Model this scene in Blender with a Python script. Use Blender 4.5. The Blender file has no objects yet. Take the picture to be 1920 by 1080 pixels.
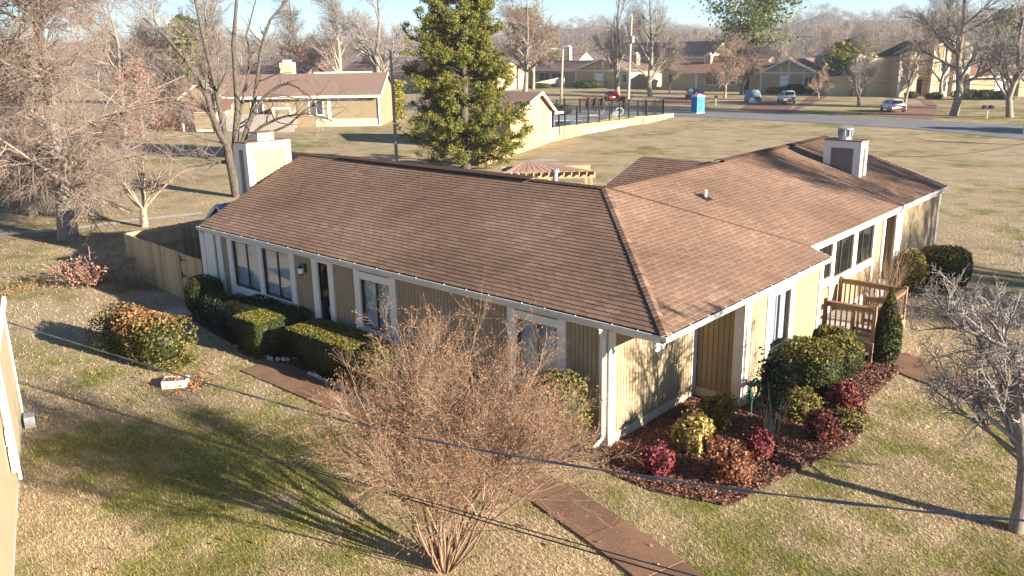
import bpy, math, random
import numpy as np
from mathutils import Vector, Matrix

rad = math.radians
scene = bpy.context.scene
COL = scene.collection
RNG = np.random.default_rng(7)
random.seed(7)

# ---------------------------------------------------------------- camera
CAM = np.array([7.99186, -13.35577, 8.19783])
CF = np.array([-0.64045845, 0.71763122, -0.27352954])
CR = np.array([0.74932554, 0.66196273, -0.01779243])
CU = np.array([-0.16829796, 0.21635799, 0.96169903])
FPX = 1589.776
cd = bpy.data.cameras.new('camera')
cam = bpy.data.objects.new('camera', cd)
COL.objects.link(cam)
cam.matrix_world = Matrix(((CR[0], CU[0], -CF[0], CAM[0]), (CR[1], CU[1], -CF[1], CAM[1]),
                           (CR[2], CU[2], -CF[2], CAM[2]), (0, 0, 0, 1)))
cd.sensor_width = 36
cd.lens = FPX / 1920 * 36
cd.clip_start = 0.2
cd.clip_end = 6000
scene.camera = cam

# ---------------------------------------------------------------- world, sun, exposure
SUN = Vector((0.947, 0.133, 0.29)).normalized()
EL = math.asin(SUN.z)
AZ = math.atan2(SUN.x, SUN.y)
world = bpy.data.worlds.new('World')
scene.world = world
world.use_nodes = True
wn = world.node_tree
sky = wn.nodes.new('ShaderNodeTexSky')
sky.sky_type = 'NISHITA'
sky.sun_disc = False
sky.sun_elevation = EL
sky.sun_rotation = AZ
sky.air_density = 1.0
sky.altitude = 1500
sky.dust_density = 0.0
sky.ozone_density = 5.0
bg = wn.nodes['Background']
bg.inputs['Strength'].default_value = 0.060
tint = wn.nodes.new('ShaderNodeMix'); tint.data_type = 'RGBA'; tint.blend_type = 'MULTIPLY'
tint.inputs[0].default_value = 1.0; tint.inputs[7].default_value = (.90, .90, .88, 1)   # white balance
wn.links.new(sky.outputs['Color'], tint.inputs[6]); wn.links.new(tint.outputs[2], bg.inputs['Color'])
sl = bpy.data.lights.new('sun', 'SUN')
sl.energy = 5.0
sl.angle = rad(0.6)
sl.color = (1.0, 0.91, 0.78)
so = bpy.data.objects.new('sun', sl)
COL.objects.link(so)
so.rotation_euler = SUN.to_track_quat('Z', 'Y').to_euler()
so.location = (60, 10, 40)
vs = scene.view_settings
vs.view_transform = 'Standard'
vs.look = 'None'
vs.gamma = 1
vs.use_curve_mapping = False
vs.exposure = 1.97
scene.cycles.max_bounces = 6
scene.cycles.transparent_max_bounces = 8

# ---------------------------------------------------------------- geometry helpers
def ray(px, py):
    return CF + CR * ((px - 960) / FPX) - CU * ((py - 540) / FPX)

def at(px, py, z=0.0):
    """world point at height z seen at photo pixel (1920 wide)"""
    d = ray(px, py)
    return CAM + d * ((z - CAM[2]) / d[2])

def atd(px, py, depth):
    return CAM + ray(px, py) * depth

def height_at(px, py, ptop):
    """height of an upright standing at the ground pixel (px,py) whose top shows at row ptop"""
    P = at(px, py)
    lo, hi = 0, 60
    for _ in range(40):
        m = (lo + hi) / 2
        d = np.array([P[0], P[1], m]) - CAM
        if 540 - FPX * (d @ CU) / (d @ CF) > ptop: lo = m
        else: hi = m
    return lo

class MB:
    """collects shapes that become ONE mesh"""
    def __init__(s):
        s.v = []; s.f = []; s.a = []
    def quadmesh(s, V, F, val=None):
        o = len(s.v); s.v.extend([tuple(p) for p in V])
        r = random.random() if val is None else val
        for f in F:
            s.f.append(tuple(i + o for i in f)); s.a.append(r)
        return s
    def box(s, x0, y0, z0, x1, y1, z1, val=None):
        V = [(x0,y0,z0),(x1,y0,z0),(x1,y1,z0),(x0,y1,z0),(x0,y0,z1),(x1,y0,z1),(x1,y1,z1),(x0,y1,z1)]
        return s.quadmesh(V, [(0,3,2,1),(4,5,6,7),(0,1,5,4),(1,2,6,5),(2,3,7,6),(3,0,4,7)], val)
    def obox(s, c, sx, sy, sz, rz=0.0, rx=0.0, ry=0.0, val=None):
        M = Matrix.Translation(Vector(c)) @ Matrix.Rotation(rz, 4, 'Z') @ Matrix.Rotation(ry, 4, 'Y') @ Matrix.Rotation(rx, 4, 'X')
        V = [M @ Vector((a*sx/2, b*sy/2, d*sz/2)) for d in (-1,1) for (a,b) in ((-1,-1),(1,-1),(1,1),(-1,1))]
        return s.quadmesh(V, [(0,3,2,1),(4,5,6,7),(0,1,5,4),(1,2,6,5),(2,3,7,6),(3,0,4,7)], val)
    def beam(s, p0, p1, w, h, up=(0,0,1), val=None):
        p0 = Vector(p0); p1 = Vector(p1); t = (p1-p0).normalized(); u = Vector(up)
        if abs(t.dot(u)) > .98: u = Vector((1,0,0))
        a = t.cross(u).normalized(); b = a.cross(t)
        V = []
        for p in (p0,p1):
            for (i,j) in ((-1,-1),(1,-1),(1,1),(-1,1)):
                V.append(p + a*i*w/2 + b*j*h/2)
        return s.quadmesh(V, [(0,3,2,1),(4,5,6,7),(0,1,5,4),(1,2,6,5),(2,3,7,6),(3,0,4,7)], val)
    def prism(s, poly, z0, z1, val=None):
        """plan polygon (ccw) extruded up"""
        n = len(poly)
        V = [(p[0],p[1],z0) for p in poly] + [(p[0],p[1],z1) for p in poly]
        F = [tuple(range(n-1,-1,-1)), tuple(range(n,2*n))] + [(i,(i+1)%n,(i+1)%n+n,i+n) for i in range(n)]
        return s.quadmesh(V, F, val)
    def slab(s, pts, off, val=None):
        """3D polygon thickened by vector off"""
        n = len(pts); o = Vector(off)
        V = [Vector(p) for p in pts] + [Vector(p)+o for p in pts]
        F = [tuple(range(n)), tuple(range(2*n-1,n-1,-1))] + [((i+1)%n,i,i+n,(i+1)%n+n) for i in range(n)]
        return s.quadmesh(V, F, val)
    def tube(s, pts, r, k=8, val=None, cap=True):
        pts = [Vector(p) for p in pts]; n = len(pts)
        rr = r if hasattr(r,'__len__') else [r]*n
        V = []; ref = None
        for i,p in enumerate(pts):
            t = (pts[min(i+1,n-1)] - pts[max(i-1,0)]).normalized()
            if ref is None:
                ref = Vector((0,0,1)) if abs(t.z) < .9 else Vector((1,0,0))
            a = t.cross(ref).normalized(); b = a.cross(t).normalized(); ref = b
            for j in range(k):
                an = 2*math.pi*j/k
                V.append(p + (a*math.cos(an)+b*math.sin(an))*rr[i])
        F = [(i*k+j, i*k+(j+1)%k, (i+1)*k+(j+1)%k, (i+1)*k+j) for i in range(n-1) for j in range(k)]
        if cap: F += [tuple(range(k-1,-1,-1)), tuple(range((n-1)*k, n*k))]
        return s.quadmesh(V, F, val)
    def lathe(s, c, prof, k=12, val=None, scale=(1,1)):
        V = []; c = Vector(c)
        for (r,z) in prof:
            for j in range(k):
                an = 2*math.pi*j/k
                V.append(c + Vector((r*math.cos(an)*scale[0], r*math.sin(an)*scale[1], z)))
        n = len(prof)
        F = [(i*k+j, i*k+(j+1)%k, (i+1)*k+(j+1)%k, (i+1)*k+j) for i in range(n-1) for j in range(k)]
        F += [tuple(range(k-1,-1,-1)), tuple(range((n-1)*k, n*k))]
        return s.quadmesh(V, F, val)
    def mesh(s, name, m, smooth=False):
        me = bpy.data.meshes.new(name)
        me.from_pydata([tuple(p) for p in s.v], [], s.f)
        at_ = me.attributes.new('v', 'FLOAT', 'FACE')
        at_.data.foreach_set('value', np.array(s.a, dtype=np.float32))
        if m is not None: me.materials.append(m)
        if smooth: me.polygons.foreach_set('use_smooth', np.ones(len(me.polygons), dtype=bool))
        me.update()
        return me
    def build(s, name, m, parent=None, smooth=False):
        return link(name, s.mesh(name, m, smooth), parent)

def link(name, data, parent=None):
    o = bpy.data.objects.new(name, data)
    COL.objects.link(o)
    if parent is not None: o.parent = parent
    return o

def np_mesh(name, V, F, m, val=None, smooth=False):
    """fast mesh from arrays; F (n,k)"""
    me = bpy.data.meshes.new(name)
    V = np.ascontiguousarray(V, dtype=np.float32); F = np.ascontiguousarray(F, dtype=np.int32)
    n, k = F.shape
    me.vertices.add(len(V)); me.vertices.foreach_set('co', V.ravel())
    me.loops.add(n*k); me.loops.foreach_set('vertex_index', F.ravel())
    me.polygons.add(n)
    me.polygons.foreach_set('loop_start', np.arange(0, n*k, k, dtype=np.int32))
    me.polygons.foreach_set('loop_total', np.full(n, k, dtype=np.int32))
    if val is not None:
        a = me.attributes.new('v', 'FLOAT', 'FACE'); a.data.foreach_set('value', np.asarray(val, dtype=np.float32))
    if m is not None: me.materials.append(m)
    if smooth: me.polygons.foreach_set('use_smooth', np.ones(n, dtype=bool))
    me.update(calc_edges=True)
    return me

def thing(name, label, cat, loc=(0,0,0), rz=0.0, group=None, data=None):
    o = link(name, data)
    o.location = loc; o.rotation_euler = (0,0,rz)
    o['label'] = label; o['category'] = cat
    if group: o['group'] = group
    return o

def tag(o, label, cat, group=None):
    o['label'] = label; o['category'] = cat
    if group: o['group'] = group
    return o

def setting(o, kind='structure'):
    o['kind'] = kind
    return o

def children(o):
    return [c for c in o.children]

def copy_tree(o, parent=None):
    c = o.copy(); COL.objects.link(c); c.parent = parent
    for ch in list(o.children): copy_tree(ch, c)
    return c

# ---------------------------------------------------------------- materials
def new_mat(name):
    m = bpy.data.materials.new(name); m.use_nodes = True
    nt = m.node_tree; return m, nt, nt.nodes['Principled BSDF']

def N(nt, typ, **kw):
    n = nt.nodes.new(typ)
    for k, v in kw.items():
        if k in n.inputs: n.inputs[k].default_value = v
        else: setattr(n, k, v)
    return n

def ramp(nt, src, stops, interp='LINEAR'):
    r = nt.nodes.new('ShaderNodeValToRGB'); r.color_ramp.interpolation = interp
    e = r.color_ramp.elements
    while len(e) < len(stops): e.new(.5)
    for i,(p,c) in enumerate(stops):
        e[i].position = p; e[i].color = (*c, 1)
    nt.links.new(src, r.inputs['Fac']); return r

def noise(nt, scale, detail=4, rough=.6, vec=None, stretch=None):
    tc = nt.nodes.new('ShaderNodeTexCoord')
    n = N(nt, 'ShaderNodeTexNoise'); n.inputs['Scale'].default_value = scale
    n.inputs['Detail'].default_value = detail; n.inputs['Roughness'].default_value = rough
    src = tc.outputs['Object']
    if stretch:
        mp = nt.nodes.new('ShaderNodeMapping'); mp.inputs['Scale'].default_value = stretch
        nt.links.new(src, mp.inputs['Vector']); src = mp.outputs['Vector']
    nt.links.new(src, n.inputs['Vector']); return n

def bump(nt, p, src, strength, dist=.02):
    b = N(nt, 'ShaderNodeBump'); b.inputs['Strength'].default_value = strength; b.inputs['Distance'].default_value = dist
    nt.links.new(src, b.inputs['Height']); nt.links.new(b.outputs['Normal'], p.inputs['Normal'])

def mix(nt, fac, a, b, mode='MIX'):
    m = nt.nodes.new('ShaderNodeMix'); m.data_type = 'RGBA'; m.blend_type = mode
    for s, k in ((fac,0),(a,6),(b,7)):
        if isinstance(s, (int,float)): m.inputs[k].default_value = s
        elif isinstance(s, tuple): m.inputs[k].default_value = (*s,1)
        else: nt.links.new(s, m.inputs[k])
    return m.outputs[2]

def mat_plain(name, c, rough=.7, var=.12, scale=3.0, metal=0.0, bmp=0.0, stretch=None, spec=.3, detail=5):
    m, nt, p = new_mat(name)
    n = noise(nt, scale, detail, .65, stretch=stretch)
    r = ramp(nt, n.outputs['Fac'], [(.25, tuple(x*(1-var) for x in c)), (.75, tuple(min(1,x*(1+var)) for x in c))])
    nt.links.new(r.outputs['Color'], p.inputs['Base Color'])
    p.inputs['Roughness'].default_value = rough; p.inputs['Metallic'].default_value = metal
    p.inputs['Specular IOR Level'].default_value = spec
    if bmp: bump(nt, p, n.outputs['Fac'], bmp)
    return m

def mat_attr(name, stops, rough=.75, nscale=0, namt=.3, spec=.2, translucent=0.0, bmp=0, stretch=None, nlow=None):
    """colour from the per-piece value v, with a little surface noise"""
    m, nt, p = new_mat(name)
    a = N(nt, 'ShaderNodeAttribute', attribute_name='v')
    r = ramp(nt, a.outputs['Fac'], stops)
    colr = r.outputs['Color']
    if nscale:
        n = noise(nt, nscale, 5, .65, stretch=stretch)
        rr = ramp(nt, n.outputs['Fac'], [(.25, (1-namt,)*3), (.75, (1+namt*.6,)*3)])
        colr = mix(nt, 1.0, colr, rr.outputs['Color'], 'MULTIPLY')
        if bmp: bump(nt, p, n.outputs['Fac'], bmp)
    if nlow:
        n2 = noise(nt, nlow[0], 3, .6)
        r2 = ramp(nt, n2.outputs['Fac'], [(.3, (1-nlow[1],)*3), (.7, (1+nlow[1],)*3)])
        colr = mix(nt, 1.0, colr, r2.outputs['Color'], 'MULTIPLY')
    nt.links.new(colr, p.inputs['Base Color'])
    p.inputs['Roughness'].default_value = rough; p.inputs['Specular IOR Level'].default_value = spec
    if translucent:
        t = N(nt, 'ShaderNodeBsdfTranslucent'); nt.links.new(colr, t.inputs['Color'])
        ms = N(nt, 'ShaderNodeMixShader'); ms.inputs[0].default_value = translucent
        nt.links.new(p.outputs[0], ms.inputs[1]); nt.links.new(t.outputs[0], ms.inputs[2])
        nt.links.new(ms.outputs[0], nt.nodes['Material Output'].inputs['Surface'])
    return m

def mat_glass(name, c=(.03,.04,.05), rough=.04):
    m, nt, p = new_mat(name)
    n = noise(nt, 1.2, 2)
    r = ramp(nt, n.outputs['Fac'], [(.3, tuple(x*.7 for x in c)), (.7, tuple(x*1.3 for x in c))])
    nt.links.new(r.outputs['Color'], p.inputs['Base Color'])
    p.inputs['Roughness'].default_value = rough; p.inputs['Specular IOR Level'].default_value = .9
    p.inputs['Coat Weight'].default_value = .3
    return m

M = {}
TAN = (.315, .237, .142)
M['siding'] = mat_plain('painted_siding', TAN, .8, .10, 1.1, bmp=.1, stretch=(2,2,.5))
def grime(name, zlo, zhi):
    m = M[name]; nt = m.node_tree; p = nt.nodes['Principled BSDF']; src = p.inputs['Base Color'].links[0].from_socket
    geo = nt.nodes.new('ShaderNodeNewGeometry'); sep = nt.nodes.new('ShaderNodeSeparateXYZ'); nt.links.new(geo.outputs['Position'], sep.inputs[0])
    mr = nt.nodes.new('ShaderNodeMapRange'); mr.inputs[1].default_value = zlo; mr.inputs[2].default_value = zhi; mr.inputs[3].default_value = 1; mr.inputs[4].default_value = 0; nt.links.new(sep.outputs['Z'], mr.inputs[0])
    n = noise(nt, 3.5, 6, .7, stretch=(1,1,.35)); r = ramp(nt, n.outputs['Fac'], [(.40,(0,0,0)),(.68,(.75,.75,.75))])
    mu = nt.nodes.new('ShaderNodeMath'); mu.operation = 'MULTIPLY'; nt.links.new(mr.outputs[0], mu.inputs[0]); nt.links.new(r.outputs['Color'], mu.inputs[1])
    nt.links.new(mix(nt, mu.outputs[0], src, (.17,.12,.075)), p.inputs['Base Color'])
grime('siding', .15, .95)
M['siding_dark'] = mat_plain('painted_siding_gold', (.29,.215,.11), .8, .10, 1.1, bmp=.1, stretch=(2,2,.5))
M['trim'] = mat_plain('cream_trim', (.74,.67,.56), .6, .06, 2.0)
M['gutter'] = mat_plain('gutter_metal', (.60,.57,.50), .4, .12, 2.5, spec=.5)
M['gutter_in'] = mat_plain('gutter_inside_grime', (.22,.22,.21), .8, .4, 4)
grime('trim', .0, .6)
M['white'] = mat_plain('white_paint', (.70,.68,.64), .5, .05, 3)
M['concrete'] = mat_plain('foundation_concrete', (.36,.33,.29), .9, .2, 2, bmp=.3)
M['fdn'] = mat_plain('painted_foundation', (.50,.42,.30), .9, .15, 2, bmp=.2)
M['glass'] = mat_glass('window_glass', (.05,.06,.075))
M['glass_dark'] = mat_glass('dark_window_glass', (.012,.014,.012))
M['blind'] = mat_plain('window_blind', (.80,.81,.83), .6, .06, 4)
M['frame_dark'] = mat_plain('bronze_frame', (.06,.045,.035), .4, .2, 5)
M['black'] = mat_plain('black_metal', (.015,.015,.016), .5, .3, 8)
M['door'] = mat_plain('dark_door', (.018,.012,.010), .35, .3, 4)
SH_A = [(0,(0.1303,0.0793,0.0525)),(.3,(0.1780,0.1097,0.0738)),(.7,(0.2276,0.1417,0.0968)),(1,(0.3040,0.1982,0.1378))]
M['shingle'] = mat_attr('asphalt_shingle', SH_A, .95, 22, .34, spec=.1, nlow=(.55,.15))
M['sheath'] = mat_plain('roof_underlayer', (.030,.020,.016), 1, .3, 6, spec=.05)
M['ridge'] = mat_plain('ridge_cap_shingle', (.085,.050,.038), .95, .25, 9, bmp=.3, spec=.1)
M['metal'] = mat_plain('galvanised_metal', (.42,.42,.44), .45, .15, 5, metal=.6)
M['chim_panel'] = mat_plain('chimney_panel', (.28,.22,.15), .85, .12, 2, stretch=(3,3,.4))
M['chim_grey'] = mat_plain('grey_chimney_panel', (.21,.18,.16), .85, .10, 2, stretch=(3,3,.4))
M['rust'] = mat_plain('rusty_cap', (.17,.09,.055), .8, .35, 4)
M['picket'] = mat_attr('cedar_picket', [(0,(.44,.27,.135)),(.5,(.54,.35,.18)),(1,(.60,.42,.24))], .85, 6, .25, stretch=(8,8,.6))
M['picket_old'] = mat_attr('weathered_picket', [(0,(.10,.085,.06)),(1,(.17,.14,.10))], .9, 6, .3, stretch=(8,8,.6))
M['deck'] = mat_attr('deck_lumber', [(0,(.18,.105,.055)),(.5,(.235,.142,.078)),(1,(.29,.185,.11))], .8, 7, .25, stretch=(3,3,3))
M['deck_board'] = mat_attr('weathered_deck_board', [(0,(.34,.29,.25)),(1,(.46,.41,.36))], .85, 7, .2)
M['mulch'] = mat_plain('mulch_soil', (.14,.066,.042), 1, .45, 9, bmp=.6)
M['chips'] = mat_attr('bark_chips', [(0,(.095,.042,.027)),(.6,(.20,.092,.060)),(1,(.30,.165,.11))], .95)
M['soil'] = mat_plain('dark_soil', (.045,.032,.022), 1, .4, 6, bmp=.6)
M['stone'] = mat_attr('edging_stone', [(0,(.26,.24,.20)),(1,(.44,.41,.35))], .9, 12, .3, bmp=.4)
M['asphalt'] = mat_plain('old_asphalt', (.155,.15,.148), .9, .22, .35, detail=10)
M['aggregate'] = None

def aggregate(name, base):
    m, nt, p = new_mat(name)
    n1 = noise(nt, 60, 3, .7); n2 = noise(nt, 1.2, 5, .6)
    r = ramp(nt, n1.outputs['Fac'], [(.3, tuple(x*.6 for x in base)), (.5, base), (.72, tuple(x*1.9 for x in base))])
    n3 = noise(nt, 9, 6, .75); r3 = ramp(nt, n3.outputs['Fac'], [(.60,(1,1,1)),(.72,(.62,.60,.55))])
    oi = nt.nodes.new('ShaderNodeObjectInfo'); r4 = ramp(nt, oi.outputs['Random'], [(0,(.86,.85,.84)),(1,(1.12,1.1,1.08))])
    r2 = ramp(nt, n2.outputs['Fac'], [(.3,(.72,.72,.72)),(.7,(1.2,1.17,1.14))])
    c_ = mix(nt, 1.0, mix(nt, 1.0, r.outputs['Color'], r2.outputs['Color'], 'MULTIPLY'), r3.outputs['Color'], 'MULTIPLY')
    nt.links.new(mix(nt, 1.0, c_, r4.outputs['Color'], 'MULTIPLY'), p.inputs['Base Color'])
    p.inputs['Roughness'].default_value = .9; p.inputs['Specular IOR Level'].default_value = .2
    bump(nt, p, n1.outputs['Fac'], .4, .01)
    return m
M['aggregate'] = aggregate('exposed_aggregate', (.170,.100,.062))
M['drive'] = aggregate('driveway_aggregate', (.185,.10,.072))

# lawn: dormant straw with green patches, shared by the soil sheet and the blades
def lawn_color(nt, blades=False):
    geo = nt.nodes.new('ShaderNodeNewGeometry')
    def nz(scale, detail, rough, off=(0,0,0), st=(1,1,1)):
        mp = nt.nodes.new('ShaderNodeMapping'); mp.inputs['Location'].default_value = off; mp.inputs['Scale'].default_value = st
        nt.links.new(geo.outputs['Position'], mp.inputs['Vector'])
        n = N(nt, 'ShaderNodeTexNoise'); n.inputs['Scale'].default_value = scale
        n.inputs['Detail'].default_value = detail; n.inputs['Roughness'].default_value = rough
        nt.links.new(mp.outputs['Vector'], n.inputs['Vector']); return n.outputs['Fac']
    big = nz(.16, 5, .62, (3.1,7.7,0), (1,1,.001))
    mid = nz(.9, 4, .6, (1.3,2.2,0), (1,1,.001))
    fine = nz(9, 4, .7, (0,0,0), (1,1,.001))
    add = nt.nodes.new('ShaderNodeMath'); add.operation = 'MULTIPLY_ADD'
    nt.links.new(mid, add.inputs[0]); add.inputs[1].default_value = .75; nt.links.new(big, add.inputs[2])
    add2 = nt.nodes.new('ShaderNodeMath'); add2.operation = 'MULTIPLY_ADD'
    nt.links.new(fine, add2.inputs[0]); add2.inputs[1].default_value = .52; nt.links.new(add.outputs[0], add2.inputs[2])
    def spot(c, r0, amt, prev):      # places where the turf has stayed greener
        sx = nt.nodes.new('ShaderNodeVectorMath'); sx.operation = 'DISTANCE'; nt.links.new(geo.outputs['Position'], sx.inputs[0]); sx.inputs[1].default_value = (*c, 0)
        mr = nt.nodes.new('ShaderNodeMapRange'); mr.interpolation_type = 'SMOOTHSTEP'; mr.inputs[1].default_value = r0*.25; mr.inputs[2].default_value = r0; mr.inputs[3].default_value = amt; mr.inputs[4].default_value = 0
        nt.links.new(sx.outputs['Value'], mr.inputs[0])
        ad = nt.nodes.new('ShaderNodeMath'); ad.operation = 'ADD'; nt.links.new(prev, ad.inputs[0]); nt.links.new(mr.outputs[0], ad.inputs[1]); return ad.outputs[0]
    gsum = add2.outputs[0]
    for c_, r_, a_ in (((4.2,1.0),6.5,.17),((-5.2,-5.0),5.0,.19),((-9.5,-7.6),4.0,.10),((-1.5,-7.5),4,.08),((-26,3),9,.06),((-20,90),30,.10),((-62,45),14,.06)): gsum = spot(c_, r_, a_, gsum)
    k = 1.0
    straw = ramp(nt, fine, [(.28,(.29,.215,.125)),(.5,(.46,.36,.225)),(.72,(.62,.51,.34))])
    green = ramp(nt, fine, [(.28,(.10,.115,.022)),(.5,(.20,.205,.042)),(.72,(.32,.30,.085))])
    sc_ = nt.nodes.new('ShaderNodeMath'); sc_.operation = 'MULTIPLY'; sc_.inputs[1].default_value = .5; nt.links.new(gsum, sc_.inputs[0])
    f = ramp(nt, sc_.outputs[0], [(.570,(0,0,0)),(.675,(.9,.9,.9))])
    mid2 = nz(.45, 5, .65, (11,5,0), (1,1,.001))
    tone = ramp(nt, mid2, [(.28,(.78,.75,.72)),(.5,(1.02,1.0,.98)),(.72,(1.24,1.22,1.2))])
    c = mix(nt, f.outputs['Color'], straw.outputs['Color'], green.outputs['Color'])
    c = mix(nt, 1.0, c, tone.outputs['Color'], 'MULTIPLY')
    if blades:
        a = N(nt, 'ShaderNodeAttribute', attribute_name='v')
        r = ramp(nt, a.outputs['Fac'], [(0,(.95,.92,.86)),(.5,(1.28,1.27,1.26)),(1,(1.62,1.58,1.54))])
        c = mix(nt, 1.0, c, r.outputs['Color'], 'MULTIPLY')
    return c, fine

m, nt, p = new_mat('lawn'); c, fine = lawn_color(nt); c = mix(nt, 1.0, c, (.68,.675,.67), 'MULTIPLY'); nt.links.new(c, p.inputs['Base Color'])
p.inputs['Roughness'].default_value = 1; p.inputs['Specular IOR Level'].default_value = .05
bump(nt, p, fine, .8, .06); M['lawn'] = m
m, nt, p = new_mat('grass_blades'); c, fine = lawn_color(nt, True); nt.links.new(c, p.inputs['Base Color'])
p.inputs['Roughness'].default_value = .9; p.inputs['Specular IOR Level'].default_value = .1
t = N(nt, 'ShaderNodeBsdfTranslucent'); nt.links.new(c, t.inputs['Color'])
ms = N(nt, 'ShaderNodeMixShader'); ms.inputs[0].default_value = .35
nt.links.new(p.outputs[0], ms.inputs[1]); nt.links.new(t.outputs[0], ms.inputs[2])
nt.links.new(ms.outputs[0], nt.nodes['Material Output'].inputs['Surface']); M['blades'] = m

def bark(name, dark, light, scale=6):
    m, nt, p = new_mat(name)
    n = noise(nt, scale, 6, .7, stretch=(3,3,.7))
    r = ramp(nt, n.outputs['Fac'], [(.3, dark), (.7, light)])
    nt.links.new(r.outputs['Color'], p.inputs['Base Color'])
    p.inputs['Roughness'].default_value = .95; p.inputs['Specular IOR Level'].default_value = .1
    bump(nt, p, n.outputs['Fac'], .5, .03)
    return m
M['bark_grey'] = bark('grey_bark', (.13,.105,.085), (.32,.27,.22))
M['bark_pale'] = bark('pale_bark', (.20,.16,.12), (.38,.31,.24))
M['bark_dark'] = bark('dark_bark', (.028,.023,.019), (.15,.12,.095), 4)
M['bark_tan'] = bark('tan_bark', (.15,.095,.058), (.31,.21,.135))
M['twig_brown'] = mat_attr('brown_twigs', [(0,(.145,.102,.076)),(.5,(.24,.178,.136)),(1,(.345,.27,.215))], .95)
M['twig_grey'] = mat_attr('grey_twigs', [(0,(.14,.11,.09)),(.5,(.235,.19,.155)),(1,(.34,.285,.24))], .95)
M['twig_tan'] = mat_attr('tan_twigs', [(0,(.17,.105,.062)),(.5,(.30,.205,.135)),(1,(.44,.32,.22))], .95)
M['twig_pale'] = mat_attr('pale_knobby_twigs', [(0,(.17,.14,.122)),(.5,(.28,.24,.212)),(1,(.42,.37,.33))], .95)
M['seed'] = mat_attr('rusty_seed_heads', [(0,(.14,.062,.034)),(.5,(.235,.112,.06)),(1,(.34,.185,.105))], .9, translucent=.2)
M['leaf_rust'] = mat_attr('rusty_dry_leaves', [(0,(.20,.075,.03)),(.5,(.32,.14,.06)),(1,(.42,.22,.11))], .8, translucent=.3)
M['leaf_pink'] = mat_attr('faded_brown_leaves', [(0,(.22,.10,.07)),(.5,(.33,.18,.13)),(1,(.44,.28,.22))], .8, translucent=.3)
def leaf(name, a, b, c, tr=.25, rough=.6): M[name] = mat_attr(name, [(0,a),(.5,b),(1,c)], rough, translucent=tr, spec=.3)
leaf('leaf_hedge', (.018,.024,.005), (.040,.048,.010), (.085,.085,.018))
leaf('leaf_holly', (.012,.022,.010), (.026,.044,.016), (.055,.075,.028), .15, .4)
leaf('leaf_mustard_suntop', (.08,.075,.012), (.165,.145,.022), (.25,.205,.045))  # mustard leaves; also painted sunlight on the tops of clipped hedges and bushes
leaf('leaf_cedar', (.06,.078,.014), (.16,.165,.028), (.30,.25,.05), .35, .8)
leaf('leaf_cedar_rust', (.16,.12,.02), (.26,.17,.03), (.36,.22,.05), .4, .8)
leaf('leaf_pine', (.05,.065,.016), (.11,.135,.03), (.20,.21,.055), .35, .8)
leaf('leaf_yellow', (.13,.11,.02), (.34,.25,.06), (.54,.40,.16))
leaf('leaf_olive', (.10,.09,.012), (.20,.165,.03), (.34,.27,.06))
leaf('leaf_crimson', (.085,.016,.018), (.21,.036,.042), (.34,.09,.095))
leaf('leaf_orange', (.11,.045,.02), (.24,.085,.045), (.38,.18,.09))
leaf('leaf_maroon', (.07,.015,.012), (.17,.040,.030), (.28,.085,.06))
leaf('leaf_nandina', (.045,.055,.010), (.12,.115,.022), (.26,.20,.055))
leaf('leaf_nandina_red', (.14,.06,.025), (.25,.12,.05), (.34,.20,.08))
leaf('leaf_ivy', (.12,.11,.012), (.22,.19,.03), (.32,.27,.06))

# ---------------------------------------------------------------- plants: generators
def unit(a): return a / np.maximum(np.linalg.norm(a, axis=-1, keepdims=True), 1e-9)

def spawn(rng, P, R, n, t0, t1, ang, length, m=4, ratio=.6, rmax=9, rmin=.004, wob=.12, up=0.0, tip=.3, lt=.5, bias=None):
    """n side branches grown from the polylines P (N,m,3) with radii R (N,m)"""
    Nn, mm = P.shape[:2]
    if bias is None: pi = rng.integers(0, Nn, n)
    else: pi = rng.choice(Nn, n, p=bias/bias.sum())
    tt = rng.uniform(t0, t1, n); x = tt*(mm-1); i0 = np.minimum(x.astype(int), mm-2); fr = (x-i0)[:,None]
    a = P[pi,i0]; b = P[pi,i0+1]
    pos = a*(1-fr)+b*fr; tan = unit(b-a)
    rd = (R[pi,i0]*(1-fr[:,0])+R[pi,i0+1]*fr[:,0])
    v = rng.normal(size=(n,3)); v -= (v*tan).sum(1,keepdims=True)*tan; v = unit(v)
    an = np.radians(rng.uniform(ang[0], ang[1], n))[:,None]
    d = unit(np.cos(an)*tan+np.sin(an)*v)
    L = rng.uniform(length[0], length[1], n)*(1-lt*(tt-t0)/max(t1-t0,1e-6))
    return grow_from(rng, pos, d, L, np.clip(rd*ratio, rmin, rmax), m, wob, up, tip)

def grow_from(rng, pos, d, L, r0, m, wob, up, tip):
    n = len(pos); pts = np.zeros((n,m,3)); pts[:,0] = pos
    for j in range(1, m):
        d = unit(d+rng.normal(scale=wob, size=(n,3))+np.array([0,0,up]))
        pts[:,j] = pts[:,j-1]+d*(L/(m-1))[:,None]
    R = r0[:,None]*np.linspace(1, tip, m)[None,:]
    return pts, R

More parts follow.
